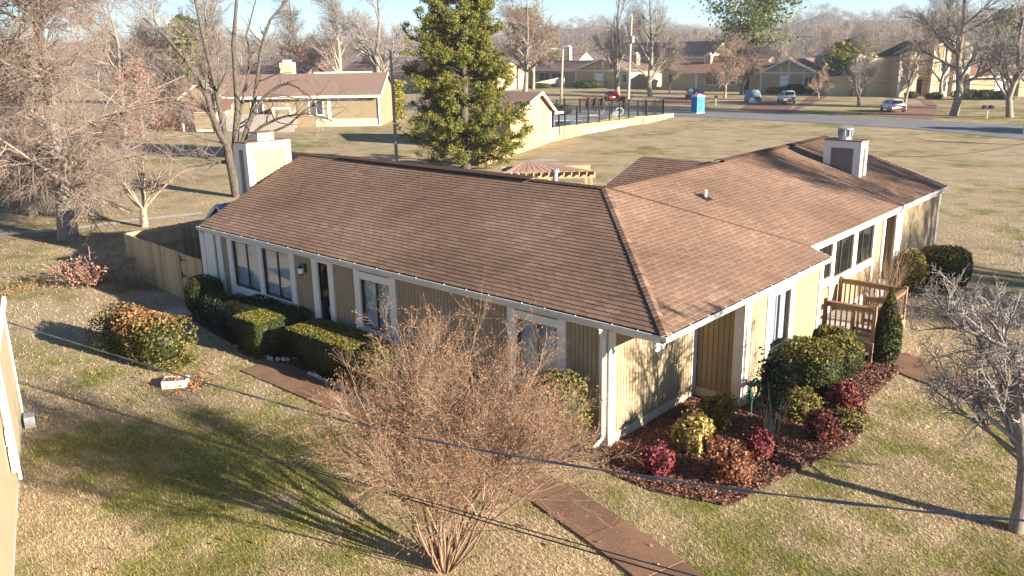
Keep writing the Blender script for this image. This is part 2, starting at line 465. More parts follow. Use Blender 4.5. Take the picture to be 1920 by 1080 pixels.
def tubes(P, R, k=3):
    """polylines -> vertex and quad arrays"""
    n, m = P.shape[:2]
    T = np.empty_like(P); T[:,1:-1] = P[:,2:]-P[:,:-2]; T[:,0] = P[:,1]-P[:,0]; T[:,-1] = P[:,-1]-P[:,-2]
    T = unit(T)
    main = unit(P[:,-1]-P[:,0])
    ref = np.where(np.abs(main[:,2:3])<.8, np.array([[0,0,1.]]), np.array([[1.,0,0]]))[:,None,:]
    A = unit(np.cross(T, np.broadcast_to(ref, T.shape))); B = np.cross(A, T)
    an = np.arange(k)*2*math.pi/k
    V = P[:,:,None,:]+(A[:,:,None,:]*np.cos(an)[None,None,:,None]+B[:,:,None,:]*np.sin(an)[None,None,:,None])*R[:,:,None,None]
    idx = np.arange(n*m*k).reshape(n,m,k)
    a = idx[:,:-1,:]; b = np.roll(idx,-1,axis=2)[:,:-1,:]; c = np.roll(idx,-1,axis=2)[:,1:,:]; d = idx[:,1:,:]
    F = np.stack([a,b,c,d],-1).reshape(-1,4)
    return V.reshape(-1,3), F, n, (m-1)*k

def tube_mesh(name, sets, m, rng, k=3, smooth=False):
    Vs=[];Fs=[];vals=[];o=0
    for s in sets:
        P,R = s[0],s[1]; kk = s[2] if len(s)>2 else k
        V,F,n,per = tubes(P,R,kk)
        Vs.append(V);Fs.append(F+o);o+=len(V);vals.append(np.repeat(rng.random(n),per))
    return np_mesh(name, np.concatenate(Vs), np.concatenate(Fs), m, np.concatenate(vals), smooth)

def leaf_quads(rng, C, Nrm, size, flat=.5, aspect=1.5):
    """a small leaf quad at each point, leaning about the given normal"""
    n = len(C)
    nn = unit(Nrm*flat+rng.normal(size=(n,3))*(1-flat))
    a = rng.normal(size=(n,3)); a -= (a*nn).sum(1,keepdims=True)*nn; a = unit(a); b = np.cross(nn,a)
    s = (size*rng.uniform(.6,1.3,n))[:,None]
    V = np.stack([C-a*s*aspect/2, C-b*s/2+nn*s*.12, C+a*s*aspect/2, C+b*s/2+nn*s*.12],1).reshape(-1,3)
    return V, np.arange(n*4).reshape(n,4)

def leaf_mesh(name, rng, C, Nrm, size, m, flat=.5, val=None, aspect=1.5):
    V,F = leaf_quads(rng, C, Nrm, size, flat, aspect)
    return np_mesh(name, V, F, m, rng.random(len(C)) if val is None else val)

def lumps(rng, U, n=14, amp=.1, freq=3.0):
    """smooth bumpiness on unit directions"""
    s = np.zeros(len(U))
    for _ in range(n):
        w = rng.normal(size=3)*freq; s += np.sin(U@w+rng.uniform(0,6.28))
    return 1+amp*s/math.sqrt(n/2)

def shrub(name, label, x, y, rx, ry, h, mat, n=2500, size=.05, p=2.3, z0=0.0, seed=0, lump=.07, rz=0.0, cat='shrub', group=None,
          top=None, core='leaf_hedge', loose=0.0, stem_mat=None, flat=.55):
    """one shrub: foliage on an uneven rounded body, an inner mass of twigs, stems at the ground"""
    rng = np.random.default_rng(seed+101)
    root = thing(name, label, cat, (x,y,0), rz, group)
    cz = z0+(h-z0)/2
    e = np.array([rx, ry, (h-z0)/2])
    if p >= 7:      # clipped boxes: even cover on every face
        q = rng.uniform(-1,1,(n,3)); ar = np.array([e[1]*e[2],e[0]*e[2],e[0]*e[1]*.5]); f = rng.choice(3,n,p=ar/ar.sum())
        q[np.arange(n),f] = np.where(f==2,1,np.sign(rng.normal(size=n))); U = unit(q*e)
    else: U = unit(rng.normal(size=(n,3)))
    def radius(U): return (np.abs(U/e)**p).sum(1)**(-1/p)
    rr = radius(U)*lumps(np.random.default_rng(seed), U, amp=lump)
    dep = 1-np.abs(rng.normal(scale=.05+loose, size=n))
    C = U*(rr*np.clip(dep,.1,1.1))[:,None]+np.array([0,0,cz])
    C[:,2] = np.maximum(C[:,2], .03)
    Nn = unit(U/e**1.2)
    link('foliage', leaf_mesh('foliage', rng, C, Nn, size, M[mat], flat), root)
    if top:  # top leaves: own second colour on some shrubs, painted sunlight on clipped ones
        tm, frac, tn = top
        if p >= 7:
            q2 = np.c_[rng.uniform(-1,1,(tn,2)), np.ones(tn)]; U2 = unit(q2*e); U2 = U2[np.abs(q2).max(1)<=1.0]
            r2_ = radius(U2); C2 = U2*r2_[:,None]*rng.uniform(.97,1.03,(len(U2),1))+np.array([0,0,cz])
            link('top_foliage', leaf_mesh('top_foliage', rng, C2, np.tile([0,0,1.],(len(C2),1)), size*1.05, M[tm], .6), root)
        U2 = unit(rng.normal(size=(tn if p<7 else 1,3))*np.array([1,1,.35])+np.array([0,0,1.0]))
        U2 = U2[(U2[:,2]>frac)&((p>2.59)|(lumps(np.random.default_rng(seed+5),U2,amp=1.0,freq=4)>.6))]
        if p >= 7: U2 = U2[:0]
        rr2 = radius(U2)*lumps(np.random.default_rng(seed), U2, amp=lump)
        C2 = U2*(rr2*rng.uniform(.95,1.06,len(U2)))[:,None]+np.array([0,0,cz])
        if len(U2): link('top_foliage', leaf_mesh('top_foliage', rng, C2, unit(U2), size*1.1, M[tm], .4), root)
    if loose >= .1:
        nsh = 26; US = unit(rng.normal(size=(nsh,3))*np.array([1,1,.8])+np.array([0,0,.5])); US = US[US[:,2]>-.1]
        rs = radius(US)
        P,R = grow_from(rng, US*(rs*.4)[:,None]+np.array([0,0,cz]), US, rs*rng.uniform(.5,.78,len(US)), np.full(len(US),.006), 4, .12, .06, .5)
        link('shoot', tube_mesh('shoot', [(P,R,3)], M['bark_tan'], rng), root)
        k_ = 11; q3 = P[:,1:].reshape(-1,3); q3 = np.repeat(q3,k_//3+1,axis=0)+rng.normal(scale=size*.7,size=(len(q3)*(k_//3+1),3)); q3[:,2] = np.maximum(q3[:,2],.03)
        link('shoot_leaves', leaf_mesh('shoot_leaves', rng, q3, rng.normal(size=q3.shape), size*.9, M[mat], .3), root)
    k=18; j=10
    th = np.linspace(0,2*math.pi,k,endpoint=False); ph = np.linspace(-1.45,1.5,j)
    UU = np.array([(math.cos(a)*math.cos(b), math.sin(a)*math.cos(b), math.sin(b)) for b in ph for a in th])
    VV = UU*(radius(UU)*lumps(np.random.default_rng(seed),UU,amp=lump)*((.93 if p>=7 else .86)-loose*1.5))[:,None]+np.array([0,0,cz])
    VV[:,2] = np.maximum(VV[:,2], .02)
    FF = np.array([(r*k+c, r*k+(c+1)%k, (r+1)*k+(c+1)%k, (r+1)*k+c) for r in range(j-1) for c in range(k)])
    link('inner_twigs', np_mesh('inner_twigs', VV, FF, M[core], np.full(len(FF),.25)), root)
    ns = 7
    pos = np.c_[rng.normal(scale=rx*.2,size=ns), rng.normal(scale=ry*.2,size=ns), np.zeros(ns)]
    d = unit(np.c_[rng.normal(scale=.4,size=(ns,2)), np.ones(ns)])
    P,R = grow_from(rng, pos, d, np.full(ns,h*.7), np.full(ns,.018), 4, .12, .05, .4)
    link('stem', tube_mesh('stem', [(P,R,5)], M[stem_mat or 'bark_tan'], rng), root)
    return root

# ---------------------------------------------------------------- the setting
def sheet(name, poly, z, m, kind='structure'):
    mb = MB(); mb.quadmesh([(q[0],q[1],z) for q in poly], [tuple(range(len(poly)))])
    return setting(mb.build(name, m), kind)

G = MB()
S = 1750
G.quadmesh([(-S,-S,0),(S,-S,0),(S,S,0),(-S,S,0)], [(0,1,2,3)])
setting(G.build('ground', M['lawn']))

def inside(px, py, poly):
    r = np.zeros(len(px), dtype=bool); n = len(poly); j = n-1
    for i in range(n):
        xi, yi = poly[i][:2]; xj, yj = poly[j][:2]
        c = ((yi>py)!=(yj>py)) & (px < (xj-xi)*(py-yi)/(yj-yi+1e-12)+xi)
        r ^= c; j = i
    return r

# street
ra, rb = at(-300,165), at(700,189.5)
road_far = [at(300,189.5), at(700,191), at(1100,202), at(1300,207.5), at(1500,215.5), at(1700,223.5), at(1920,236), at(2200,254)]
road_near = [at(300,200), at(700,204.5), at(1100,213), at(1300,219.5), at(1500,229), at(1700,241), at(1920,262), at(2200,288)]
mb = MB()
nn = len(road_far)
mb.quadmesh([(q[0],q[1],.03) for q in road_near]+[(q[0],q[1],.03) for q in road_far], [(i,i+1,nn+i+1,nn+i) for i in range(nn-1)])
setting(mb.build('road', M['asphalt']))
def drive(px4, z=.02):
    return sheet('driveway', [at(*q)[:2] for q in px4], z, M['drive'])
drive([(1085,192),(1155,193),(1180,182),(1095,181)]); drive([(1155,193),(1180,194),(1190,178),(1165,177)])
drive([(1222,195),(1310,197),(1335,183),(1250,182)])
drive([(1385,207),(1478,211),(1492,188),(1412,187)]); drive([(1478,211),(1487,211),(1560,178),(1515,182)])
drive([(1636,217),(1748,225),(1758,198),(1688,197)]); drive([(1738,199),(1757,199),(1742,186),(1722,186)])
drive([(768,196),(806,198),(812,186),(786,185)])

# front walk: slabs cut by joints
WALK = [(-11.55,-1.92),(-9,-1.93),(-6,-1.98),(-3.4,-2.0),(-2.0,-1.98),(-.6,-2.25),(1.2,-2.75),(3.4,-3.4),(6,-4.2),(10,-5.4),(15,-6.6),(22,-8)]
def resample(pl, step):
    pl = np.array(pl, float); seg = np.linalg.norm(np.diff(pl,axis=0),axis=1); s = np.r_[0,np.cumsum(seg)]
    t = np.arange(0, s[-1]+1e-6, step)
    return np.c_[np.interp(t,s,pl[:,0]), np.interp(t,s,pl[:,1])]
def walk_slabs(parent, pl, w, step, matname):
    q = resample(pl, step); d = np.gradient(q,axis=0); d = d/np.linalg.norm(d,axis=1,keepdims=True); nrm = np.c_[-d[:,1],d[:,0]]
    L = q+nrm*w/2; Rr = q-nrm*w/2
    for i in range(len(q)-1):
        e = d[i]*.012; e2 = d[i+1]*.012
        mb = MB(); mb.prism([tuple(Rr[i]+e),tuple(Rr[i+1]-e2),tuple(L[i+1]-e2),tuple(L[i]+e)], -.05, .035+.006*((i*7)%3))
        mb.build('slab', M[matname], parent)
    return list(map(tuple,L))+list(map(tuple,Rr[::-1]))
walkroot = setting(link('path', None)); 
WPOLY = walk_slabs(walkroot, WALK, .95, 1.5, 'aggregate')
mb = MB(); mb.quadmesh([(q[0],q[1],.012) for q in WPOLY], [tuple(range(len(WPOLY)))]); mb.build('path_bed', M['soil'], walkroot)
for i in range(2):
    mb = MB(); mb.box(-10.95,-1.42+.75*i,-.05,-9.95,-.69+.75*i,.05); mb.build('slab', M['aggregate'], walkroot)
p2 = setting(link('path', None))
W2 = walk_slabs(p2, [(1.25,9.3),(3.0,8.4),(5.0,7.9),(9,7.2),(14,6.6),(22,6)], 1.25, 1.4, 'aggregate')
p3 = setting(link('path', None))
W3 = walk_slabs(p3, [(-18.4,-.75),(-17.2,-.9)], .6, .6, 'concrete')
# far footpath behind the fence
sheet('path', [at(x,y)[:2] for x,y in [(0,436),(130,428),(240,412),(380,398),(380,402),(240,417),(130,433),(0,442)]], .02, M['concrete'])

# planting beds
BED = [(-1.4,-.12),(-.94,-.75),(.3,-.85),(1.7,-.42),(1.95,.95),(2.5,3.6),(2.25,5.0),(1.95,5.7),(1.9,8.6),(1.0,9.0),(-.15,8.0),(-.15,3.7),(-1.4,3.7)]
bed = sheet('planting_bed', BED, .03, M['mulch'])
FBED = [(-17.2,-.95),(-13.4,-1.42),(-11.7,-1.40),(-11.05,-1.35),(-11.05,.1),(-17.2,.1)]
FBED2 = [(-9.9,-.2),(-9.85,-1.40),(-8.8,-1.45),(-6,-1.45),(-3,-1.42),(-1.9,-1.3),(-1.4,-.7),(-1.4,.1),(-9.9,.1)]
sheet('planting_bed', FBED, .03, M['soil']); sheet('planting_bed', FBED2, .03, M['soil'])
rng = np.random.default_rng(3)
c = np.c_[rng.uniform(-1.4,2.5,26000), rng.uniform(-.9,9,26000)]
c = c[inside(c[:,0],c[:,1],BED)]
C = np.c_[c, rng.uniform(.035,.07,len(c))]
o = link('mulch_chips', leaf_mesh('mulch_chips', rng, C, np.tile([0,0,1.],(len(C),1)), .035, M['chips'], .6, aspect=2.2)); setting(o,'stuff')

# grass blades on the near lawn
HOUSE = [(-17.6,.1),(-1.4,.1),(-1.4,3.7),(-.2,3.7),(-.2,8),(-.8,8),(-.8,20.5),(-10,20.5),(-10,10),(-18,10)]
def grass(n, dmax, seed):
    rng = np.random.default_rng(seed)
    px = np.where(rng.random(n*4)<.72, rng.uniform(-60,1980,n*4), rng.uniform(-1100,3000,n*4)); u = rng.random(n*4)
    dmin = 8.0
    dep = 1/np.sqrt((1/dmin**2)*(1-u)+(1/dmax**2)*u)   # roughly even in the picture
    # ground point at a given horizontal distance along that column
    d = CF[None,:]+CR[None,:]*((px-960)/FPX)[:,None]
    h = unit(d[:,:2]); P = CAM[None,:2]+h*dep[:,None]
    keep = np.ones(len(P),bool)
    J = P+rng.normal(scale=.055,size=P.shape)
    for poly in (WPOLY,W2,BED,FBED,FBED2,HOUSE): keep &= ~inside(J[:,0],J[:,1],poly)
    P = P[keep][:n]; n = len(P)
    dd = np.linalg.norm(P-CAM[None,:2],axis=1)
    s = np.clip(dd/15,.8,2.6)
    L = rng.uniform(.03,.085,n)*s**.6; w = rng.uniform(.004,.009,n)*s
    an = rng.uniform(0,2*math.pi,n); lean = rng.uniform(.8,1.5,n)
    dx = np.c_[np.cos(an),np.sin(an)]
    tip = np.c_[dx*(np.sin(lean)*L)[:,None], np.cos(lean)*L]
    side = np.c_[-dx[:,1],dx[:,0],np.zeros(n)]*w[:,None]
    B = np.c_[P, np.full(n,.0)]
    V = np.stack([B-side,B+side,B+tip],1).reshape(-1,3)
    o = link('lawn_grass', np_mesh('lawn_grass', V, np.arange(n*3).reshape(n,3), M['blades'], rng.random(n)))
    return setting(o,'stuff')
grass(620000, 60, 5)

# ---------------------------------------------------------------- the house
house = thing('house', 'large tan ranch house with brown shingle hip roof filling the middle of the photo', 'house')
HE, K, D, ROUT = 2.82, .339, 5.1, .05
def zA(y): return HE+K*(y-ROUT)
def zB(x): return HE+K*(-x-ROUT)
ZR = zA(D)
polyA = [(-17.5,.05),(-.05,.05),(-D,D),(-18.75,D)]
polyB1 = [(-.05,.05),(-.05,8.07),(-.62,8.07),(-D,D)]
polyB2 = [(-.62,8.07),(-.62,20.35),(-D,20.35),(-D,D)]
mb = MB()
def roofpoly(poly, zf, t=.09):
    mb.slab([(x,y,zf(x,y)-.012) for x,y in poly], (0,0,-t))
roofpoly(polyA, lambda x,y: zA(y)); roofpoly(polyB1, lambda x,y: zB(x)); roofpoly(polyB2, lambda x,y: zB(x))
roofpoly([(-18.75,D),(-D,D),(-10.1,10.1),(-18.75,10.1)], lambda x,y: ZR-K*(y-D))
roofpoly([(-D,D),(-D,20.35),(-10.1,20.35),(-10.1,10.1)], lambda x,y: ZR+K*(x+D))
# rear cross gable seen over the ridge
zg = lambda x,y: 4.5-K*abs(y-11.64)
roofpoly([(-8.15,7.2),(-5.3,7.2),(-5.3,11.64),(-8.15,11.64)], zg)
roofpoly([(-8.15,11.64),(-5.3,11.64),(-5.3,16),(-8.15,16)], zg)
roof = mb.build('roof', M['sheath'], house)

EXPO, TABW = .145, .285
def tab_mesh(w, val):
    b = MB(); g = .0065
    V = [(g,0,0),(w-g,0,0),(w-g,EXPO*1.12,0),(g,EXPO*1.12,0),(g,0,.021),(w-g,0,.021),(w-g,EXPO*1.12,.004),(g,EXPO*1.12,.004)]
    b.quadmesh(V,[(4,5,6,7),(0,1,5,4),(1,2,6,5),(3,0,4,7)],val); return b
tab_data = [tab_mesh(TABW, i/9).mesh('shingle', M['shingle']) for i in range(10)]
cand = []          # (camera distance, matrix, value)
stuffV=[];stuffF=[];stuffA=[]
def lay(poly, origin, udir, wdir, single=True):
    """courses of tabs on one roof plane: udir along the eave, wdir up the slope"""
    U = Vector(udir).normalized(); W = Vector(wdir).normalized(); Nn = U.cross(W).normalized(); O = Vector(origin)
    q = [((Vector(v)-O).dot(U), (Vector(v)-O).dot(W)) for v in poly]
    vmax = max(b for a,b in q); r = 0; v = 0.0
    Mx = Matrix((U,W,Nn)).transposed()
    while v < vmax-.02:
        vm = v+EXPO*.5; xs=[]
        for i in range(len(q)):
            (a0,b0),(a1,b1) = q[i],q[(i+1)%len(q)]
            if (b0>vm)!=(b1>vm): xs.append(a0+(a1-a0)*(vm-b0)/(b1-b0))
        if len(xs)>=2:
            u0,u1 = min(xs),max(xs)
            u = math.floor(u0/TABW)*TABW-(r%2)*TABW/2+random.uniform(-.006,.006)
            while u < u1:
                a,b = max(u,u0),min(u+TABW,u1)
                if b-a>.04:
                    blend = .54+.26*(random.random()-.5)+.20*(random.random()-.5)+.12*math.sin(u*.9+r*.13)+.10*math.sin(u*.37-r*.21+1)
                    base = O+U*a+W*(v+random.uniform(-.006,.006))
                    if single and b-a>TABW-.01:
                        cand.append(((base-Vector(CAM)).length, base, Mx, blend))
                    else:
                        add_stuff(base,Mx,b-a,blend)
                u += TABW
        v += EXPO; r += 1
def add_stuff(base, Mx, w, val):
    b = tab_mesh(w,val); o = len(stuffV)
    stuffV.extend([base+Mx@Vector(p) for p in b.v]); stuffF.extend([tuple(i+o for i in f) for f in b.f]); stuffA.extend(b.a)
lay([(x,y,zA(y)) for x,y in polyA], (-18.75,.05,HE), (1,0,0), (0,1,K))
lay([(x,y,zB(x)) for x,y in polyB1], (-.05,.05,HE), (0,1,0), (-1,0,K))
lay([(x,y,zB(x)) for x,y in polyB2], (-.05,.05,HE), (0,1,0), (-1,0,K))
lay([(x,y,zg(x,y)) for x,y in [(-8.15,7.2),(-5.3,7.2),(-5.3,11.64),(-8.15,11.64)]], (-8.15,7.2,zg(0,7.2)), (1,0,0), (0,1,K), False)
cand.sort(key=lambda c:c[0])
for (dd,base,Mx,val) in cand[:300]:
    o = link('shingle', tab_data[min(9,int(val*10))], roof)
    o.matrix_local = Matrix.Translation(base) @ Mx.to_4x4()
for (dd,base,Mx,val) in cand[300:]: add_stuff(base,Mx,TABW,val)
b = MB(); b.v=stuffV; b.f=stuffF; b.a=stuffA
setting(b.build('shingle_courses', M['shingle'], roof),'stuff')

# hip and ridge caps, ridge vents
def caps(p0, p1, step, w, name, skip=0):
    p0=Vector(p0);p1=Vector(p1);d=(p1-p0);L=d.length;d.normalize();n=int(L/step)
    s = d.cross(Vector((0,0,1))).normalized(); dn = Vector((0,0,-1))
    for i in range(skip,n):
        a=p0+d*(i*step-.02); e=p0+d*((i+1)*step+.03); lift=Vector((0,0,.026)); lo=Vector((0,0,.014))
        V=[a+s*w+dn*w*.24+lift*.7,a+lift,a-s*w+dn*w*.24+lift*.7,e+s*w+dn*w*.24+lo*.5,e+lo,e-s*w+dn*w*.24+lo*.5]
        V+=[v-Vector((0,0,.02)) for v in V[:3]]
        mb=MB();mb.quadmesh(V,[(0,1,4,3),(1,2,5,4),(6,7,1,0),(7,8,2,1)])
        mb.build(name,M['shingle'] if name=='hip_cap' else M['ridge'],roof)
caps((-.03,.03,HE+.02),(-D,D,ZR+.02),.15,.10,'hip_cap')
caps((-18.75,D,ZR+.02),(-16.3,D,ZR+.02),.2,.15,'ridge_cap'); caps((-7.5,D,ZR+.02),(-D,D,ZR+.02),.2,.15,'ridge_cap')
caps((-D,D,ZR+.02),(-D,11.3,ZR+.02),.2,.15,'ridge_cap'); caps((-D,20.0,ZR+.02),(-D,20.35,ZR+.02),.2,.15,'ridge_cap')
def vent(p0,p1):
    p0=Vector(p0);p1=Vector(p1);d=(p1-p0).normalized();s=d.cross(Vector((0,0,1)))
    mb=MB()
    for sg in (1,-1):
        mb.slab([p0+Vector((0,0,.075)),p1+Vector((0,0,.075)),p1+s*sg*.19+Vector((0,0,.02)),p0+s*sg*.19+Vector((0,0,.02))][::sg],(0,0,-.03))
    mb.build('ridge_vent',M['ridge'],roof)
vent((-16.25,D,ZR+.03),(-7.55,D,ZR+.03)); vent((-D,11.4,ZR+.03),(-D,19.95,ZR+.03))
# the seam where the front hip meets the long wing
mb=MB(); a=Vector((-D+.05,D+.05,zB(-D)+.02)); e=Vector((-.62,8.07,zB(-.62)+.02)); mb.beam(a,e,.04,.014,val=.1); mb.build('roof_seam',M['shingle'],roof)
# rake and fascia boards, soffits
mb=MB()
mb.beam((-17.46,.04,HE-.19),(-18.70,D,ZR-.19),.035,.16); mb.beam((-18.70,D,ZR-.19),(-18.70,10.1,HE-.19),.035,.16)
mb.beam((-.6,20.37,zB(-.6)-.1),(-D,20.37,ZR-.1),.035,.2); mb.beam((-D,20.37,ZR-.1),(-10.1,20.37,HE-.1),.035,.2)
mb.beam((-.03,8.09,HE-.1),(-.64,8.09,zB(-.64)-.1),.035,.18)
mb.beam((-8.17,7.2,zg(0,7.2)-.1),(-8.17,11.64,4.4),.03,.2)
mb.build('rake_board',M['trim'],house)
mb=MB(); mb.box(-17.5,.13,2.60,-.16,.17,2.79); mb.box(-.17,.13,2.60,-.13,8.07,2.79); mb.box(-.80,8.09,2.80,-.76,20.34,3.0)
mb.build('fascia',M['trim'],house)
mb=MB(); mb.box(-1.42,.17,2.63,-.17,8.0,2.655); mb.box(-17.55,.17,2.63,-1.42,.3,2.655); mb.box(-1.6,8.1,2.83,-.8,20.3,2.85)
mb.build('soffit',M['trim'],house)

# gutters: open troughs with strap hangers
def gutter(p0,p1,out,straps,cap0=True,cap1=True):
    """p0,p1: outer lip ends; out: unit vector pointing away from the house"""
    p0=Vector(p0);p1=Vector(p1);o=Vector(out);W=.125;H=.12;t=.008
    mb=MB()
    up=Vector((0,0,1))
    prof=[(-W,0),(-W,-H),(-.02,-H),(0,-.045),(0,0),(-.02,.004)]
    V=[];n=len(prof)
    for pp in (p0,p1): V+=[pp+o*a+up*b for a,b in prof]
    V2=[];
    inn=[(-W+t,0),(-W+t,-H+t),(-.026,-H+t),(-t*1.5,-.045),(-t*1.5,-.006),(-.02,-.004)]
    for pp in (p0,p1): V2+=[pp+o*a+up*b for a,b in inn]
    F=[(i,i+1,n+i+1,n+i) for i in range(n-1)]
    mb.quadmesh(V,F); 
    if cap0: mb.quadmesh(V[:n],[tuple(range(n))])
    if cap1: mb.quadmesh(V[n:],[tuple(range(n))])
    g=mb.build('gutter',M['gutter'],house)
    mb=MB(); mb.quadmesh(V2,F); mb.build('gutter_trough',M['gutter_in'],g)
    d=p1-p0
    for tt in straps:
        q=p0+d*tt
        mb=MB(); mb.beam(q+up*.006,q-o*.17+up*.035,.028,.006); mb.build('strap',M['white'],g)
gutter((-17.62,0,2.80),(0,0,2.80),(0,-1,0),[.012+.0455*i+.006*math.sin(i*2.3) for i in range(22)],True,False)
gutter((0,0,2.80),(0,8.1,2.80),(1,0,0),[.03+.09*i for i in range(11)],False,True)
gutter((-.57,8.13,3.0),(-.57,20.4,3.0),(1,0,0),[.05+.09*i for i in range(11)])
mb=MB(); mb.box(-.58,8.105,2.9,-.02,8.13,3.02); 
# wall pieces -------------------------------------------------------------
def siding_A(x0,x1,z0,z1,y=.15,step=.115,mat='siding',back=.12,name='siding'):
    """grooved boards facing -y"""
    mb=MB(); n=max(1,round((x1-x0)/step)); w=(x1-x0)/n
    mb.box(x0,y+.022,z0,x1,y+back,z1,.5)
    for i in range(n): mb.quadmesh([(x0+i*w+.011,y,z0),(x0+(i+1)*w-.011,y,z0),(x0+(i+1)*w-.003,y+.0225,z0),(x0+i*w+.003,y+.0225,z0),(x0+i*w+.011,y,z1),(x0+(i+1)*w-.011,y,z1),(x0+(i+1)*w-.003,y+.0225,z1),(x0+i*w+.003,y+.0225,z1)],[(0,1,5,4),(1,2,6,5),(3,0,4,7),(0,3,2,1),(4,5,6,7)],random.random())
    return mb.build(name,M[mat],house)
def siding_B(y0,y1,z0,z1,x,step=.115,mat='siding',back=.12):
    """grooved boards facing +x"""
    mb=MB(); n=max(1,round((y1-y0)/step)); w=(y1-y0)/n
    mb.box(x-back,y0,z0,x-.022,y1,z1,.5)
    for i in range(n):
        a,b=y0+i*w,y0+(i+1)*w
        mb.quadmesh([(x-.0225,a+.003,z0),(x,a+.011,z0),(x,b-.011,z0),(x-.0225,b-.003,z0),(x-.0225,a+.003,z1),(x,a+.011,z1),(x,b-.011,z1),(x-.0225,b-.003,z1)],[(0,1,5,4),(1,2,6,5),(2,3,7,6),(0,3,2,1),(4,5,6,7)],random.random())
    return mb.build('siding',M[mat],house)
def trimA(x0,x1,z0,z1,y=.105,t=.06): mb=MB(); mb.box(x0,y,z0,x1,y+t,z1); return mb.build('trim_board',M['trim'],house)
def trimB(y0,y1,z0,z1,x,t=.06): mb=MB(); mb.box(x-t,y0,z0,x,y1,z1); return mb.build('trim_board',M['trim'],house)
ZT=2.62
def windowA(x0,x1,xm,z0,z1,y=.16,dark=False,frame=None):
    """sliding window facing -y: frame, two panes, blind slats behind"""
    mb=MB(); b=.035
    mb.box(x0,y,z0,x0+b,y+.06,z1); mb.box(x1-b,y,z0,x1,y+.06,z1); mb.box(x0+b,y,z1-b,x1-b,y+.06,z1); mb.box(x0+b,y,z0,x1-b,y+.06,z0+b); mb.box(xm-.025,y+.004,z0+b,xm+.025,y+.05,z1-b)
    w=mb.build('window',M['frame_dark'],house)
    for (a,c,dy) in ((x0+b,xm-.025,.030),(xm+.025,x1-b,.022)):
        mb=MB(); mb.box(a,y+dy,z0+b,c,y+dy+.006,z1-b); mb.build('pane',M['glass_dark' if dark else 'glass_see'],w)
    if not dark:
        mb=MB(); n=int((z1-z0-2*b)/.05)
        for i in range(n): mb.obox(((x0+x1)/2,y+.10,z0+b+.03+i*.05),x1-x0-.1,.044,.004,rx=rad(62))
        mb.build('blind',M['blind'],w)
        mb=MB(); mb.box(x0,y+.16,z0,x1,y+.17,z1); mb.build('room_shade',M['frame_dark'],w)
    return w
def windowB(y0,y1,ym,z0,z1,x,dark=False):
    mb=MB(); b=.035
    mb.box(x-.06,y0,z0,x,y0+b,z1); mb.box(x-.06,y1-b,z0,x,y1,z1); mb.box(x-.06,y0+b,z1-b,x,y1-b,z1); mb.box(x-.06,y0+b,z0,x,y1-b,z0+b); mb.box(x-.05,ym-.025,z0+b,x-.004,ym+.025,z1-b)
    w=mb.build('window',M['frame_dark'],house)
    for (a,c,dx) in ((y0+b,ym-.025,.030),(ym+.025,y1-b,.022)):
        mb=MB(); mb.box(x-dx-.006,a,z0+b,x-dx,c,z1-b); mb.build('pane',M['glass_dark' if dark else 'glass_see'],w)
    if not dark:
        mb=MB(); n=int((z1-z0-2*b)/.05)
        for i in range(n): mb.obox((x-.10,(y0+y1)/2,z0+b+.03+i*.05),.044,y1-y0-.1,.004,ry=rad(62))
        mb.build('blind',M['blind'],w)
        mb=MB(); mb.box(x-.17,y0,z0,x-.16,y1,z1); mb.build('room_shade',M['frame_dark'],w)
    return w
m,nt,p=new_mat('reflective_pane'); p.inputs['Base Color'].default_value=(.9,.95,1,1); p.inputs['Roughness'].default_value=.03
p.inputs['Transmission Weight'].default_value=1.0; p.inputs['IOR'].default_value=1.5
tr=N(nt,'ShaderNodeBsdfTransparent'); gl=N(nt,'ShaderNodeBsdfGlossy'); gl.inputs['Roughness'].default_value=.03
lw=N(nt,'ShaderNodeLayerWeight'); lw.inputs['Blend'].default_value=.5; pw_=N(nt,'ShaderNodeMath',operation='POWER'); pw_.inputs[1].default_value=3.0; nt.links.new(lw.outputs['Facing'],pw_.inputs[0]); fz=N(nt,'ShaderNodeMath',operation='MULTIPLY_ADD'); nt.links.new(pw_.outputs[0],fz.inputs[0]); fz.inputs[1].default_value=.45; fz.inputs[2].default_value=.15; tr.inputs['Color'].default_value=(.86,.90,.93,1)
ms=N(nt,'ShaderNodeMixShader'); nt.links.new(fz.outputs[0],ms.inputs[0]); nt.links.new(tr.outputs[0],ms.inputs[1]); nt.links.new(gl.outputs[0],ms.inputs[2])
nt.links.new(ms.outputs[0],nt.nodes['Material Output'].inputs['Surface']); M['glass_see']=m

# shaded front (faces -y)
mb=MB(); mb.box(-17.62,.14,0,-1.42,.3,.28); mb.build('foundation',M['concrete'],house)
trimA(-17.65,-17.39,.05,ZT); trimA(-17.36,-16.82,.1,ZT,.115); siding_A(-16.82,-16.65,.28,ZT,.16,.2,'chim_panel'); trimA(-16.65,-16.38,.1,ZT,.115)
siding_A(-16.38,-15.98,.28,ZT); trimA(-15.98,-15.75,.05,ZT)
windowA(-15.75,-14.29,-14.98,1.1,2.57); trimA(-14.29,-14.08,.3,ZT); windowA(-14.08,-12.63,-13.32,1.1,2.57); trimA(-12.63,-12.40,.05,ZT)
trimA(-15.75,-14.29,.88,1.1); trimA(-14.08,-12.63,.88,1.1); siding_A(-15.75,-12.63,.28,.88)
trimA(-15.75,-14.29,2.57,ZT); trimA(-14.08,-12.63,2.57,ZT)
siding_A(-12.40,-11.55,.28,ZT); trimA(-11.55,-11.30,.05,ZT); trimA(-10.81,-10.60,.05,ZT); trimA(-11.30,-10.81,2.55,ZT)
mb=MB(); mb.box(-11.30,.2,.2,-10.81,.25,2.55); dr=mb.build('door',M['door'],house)
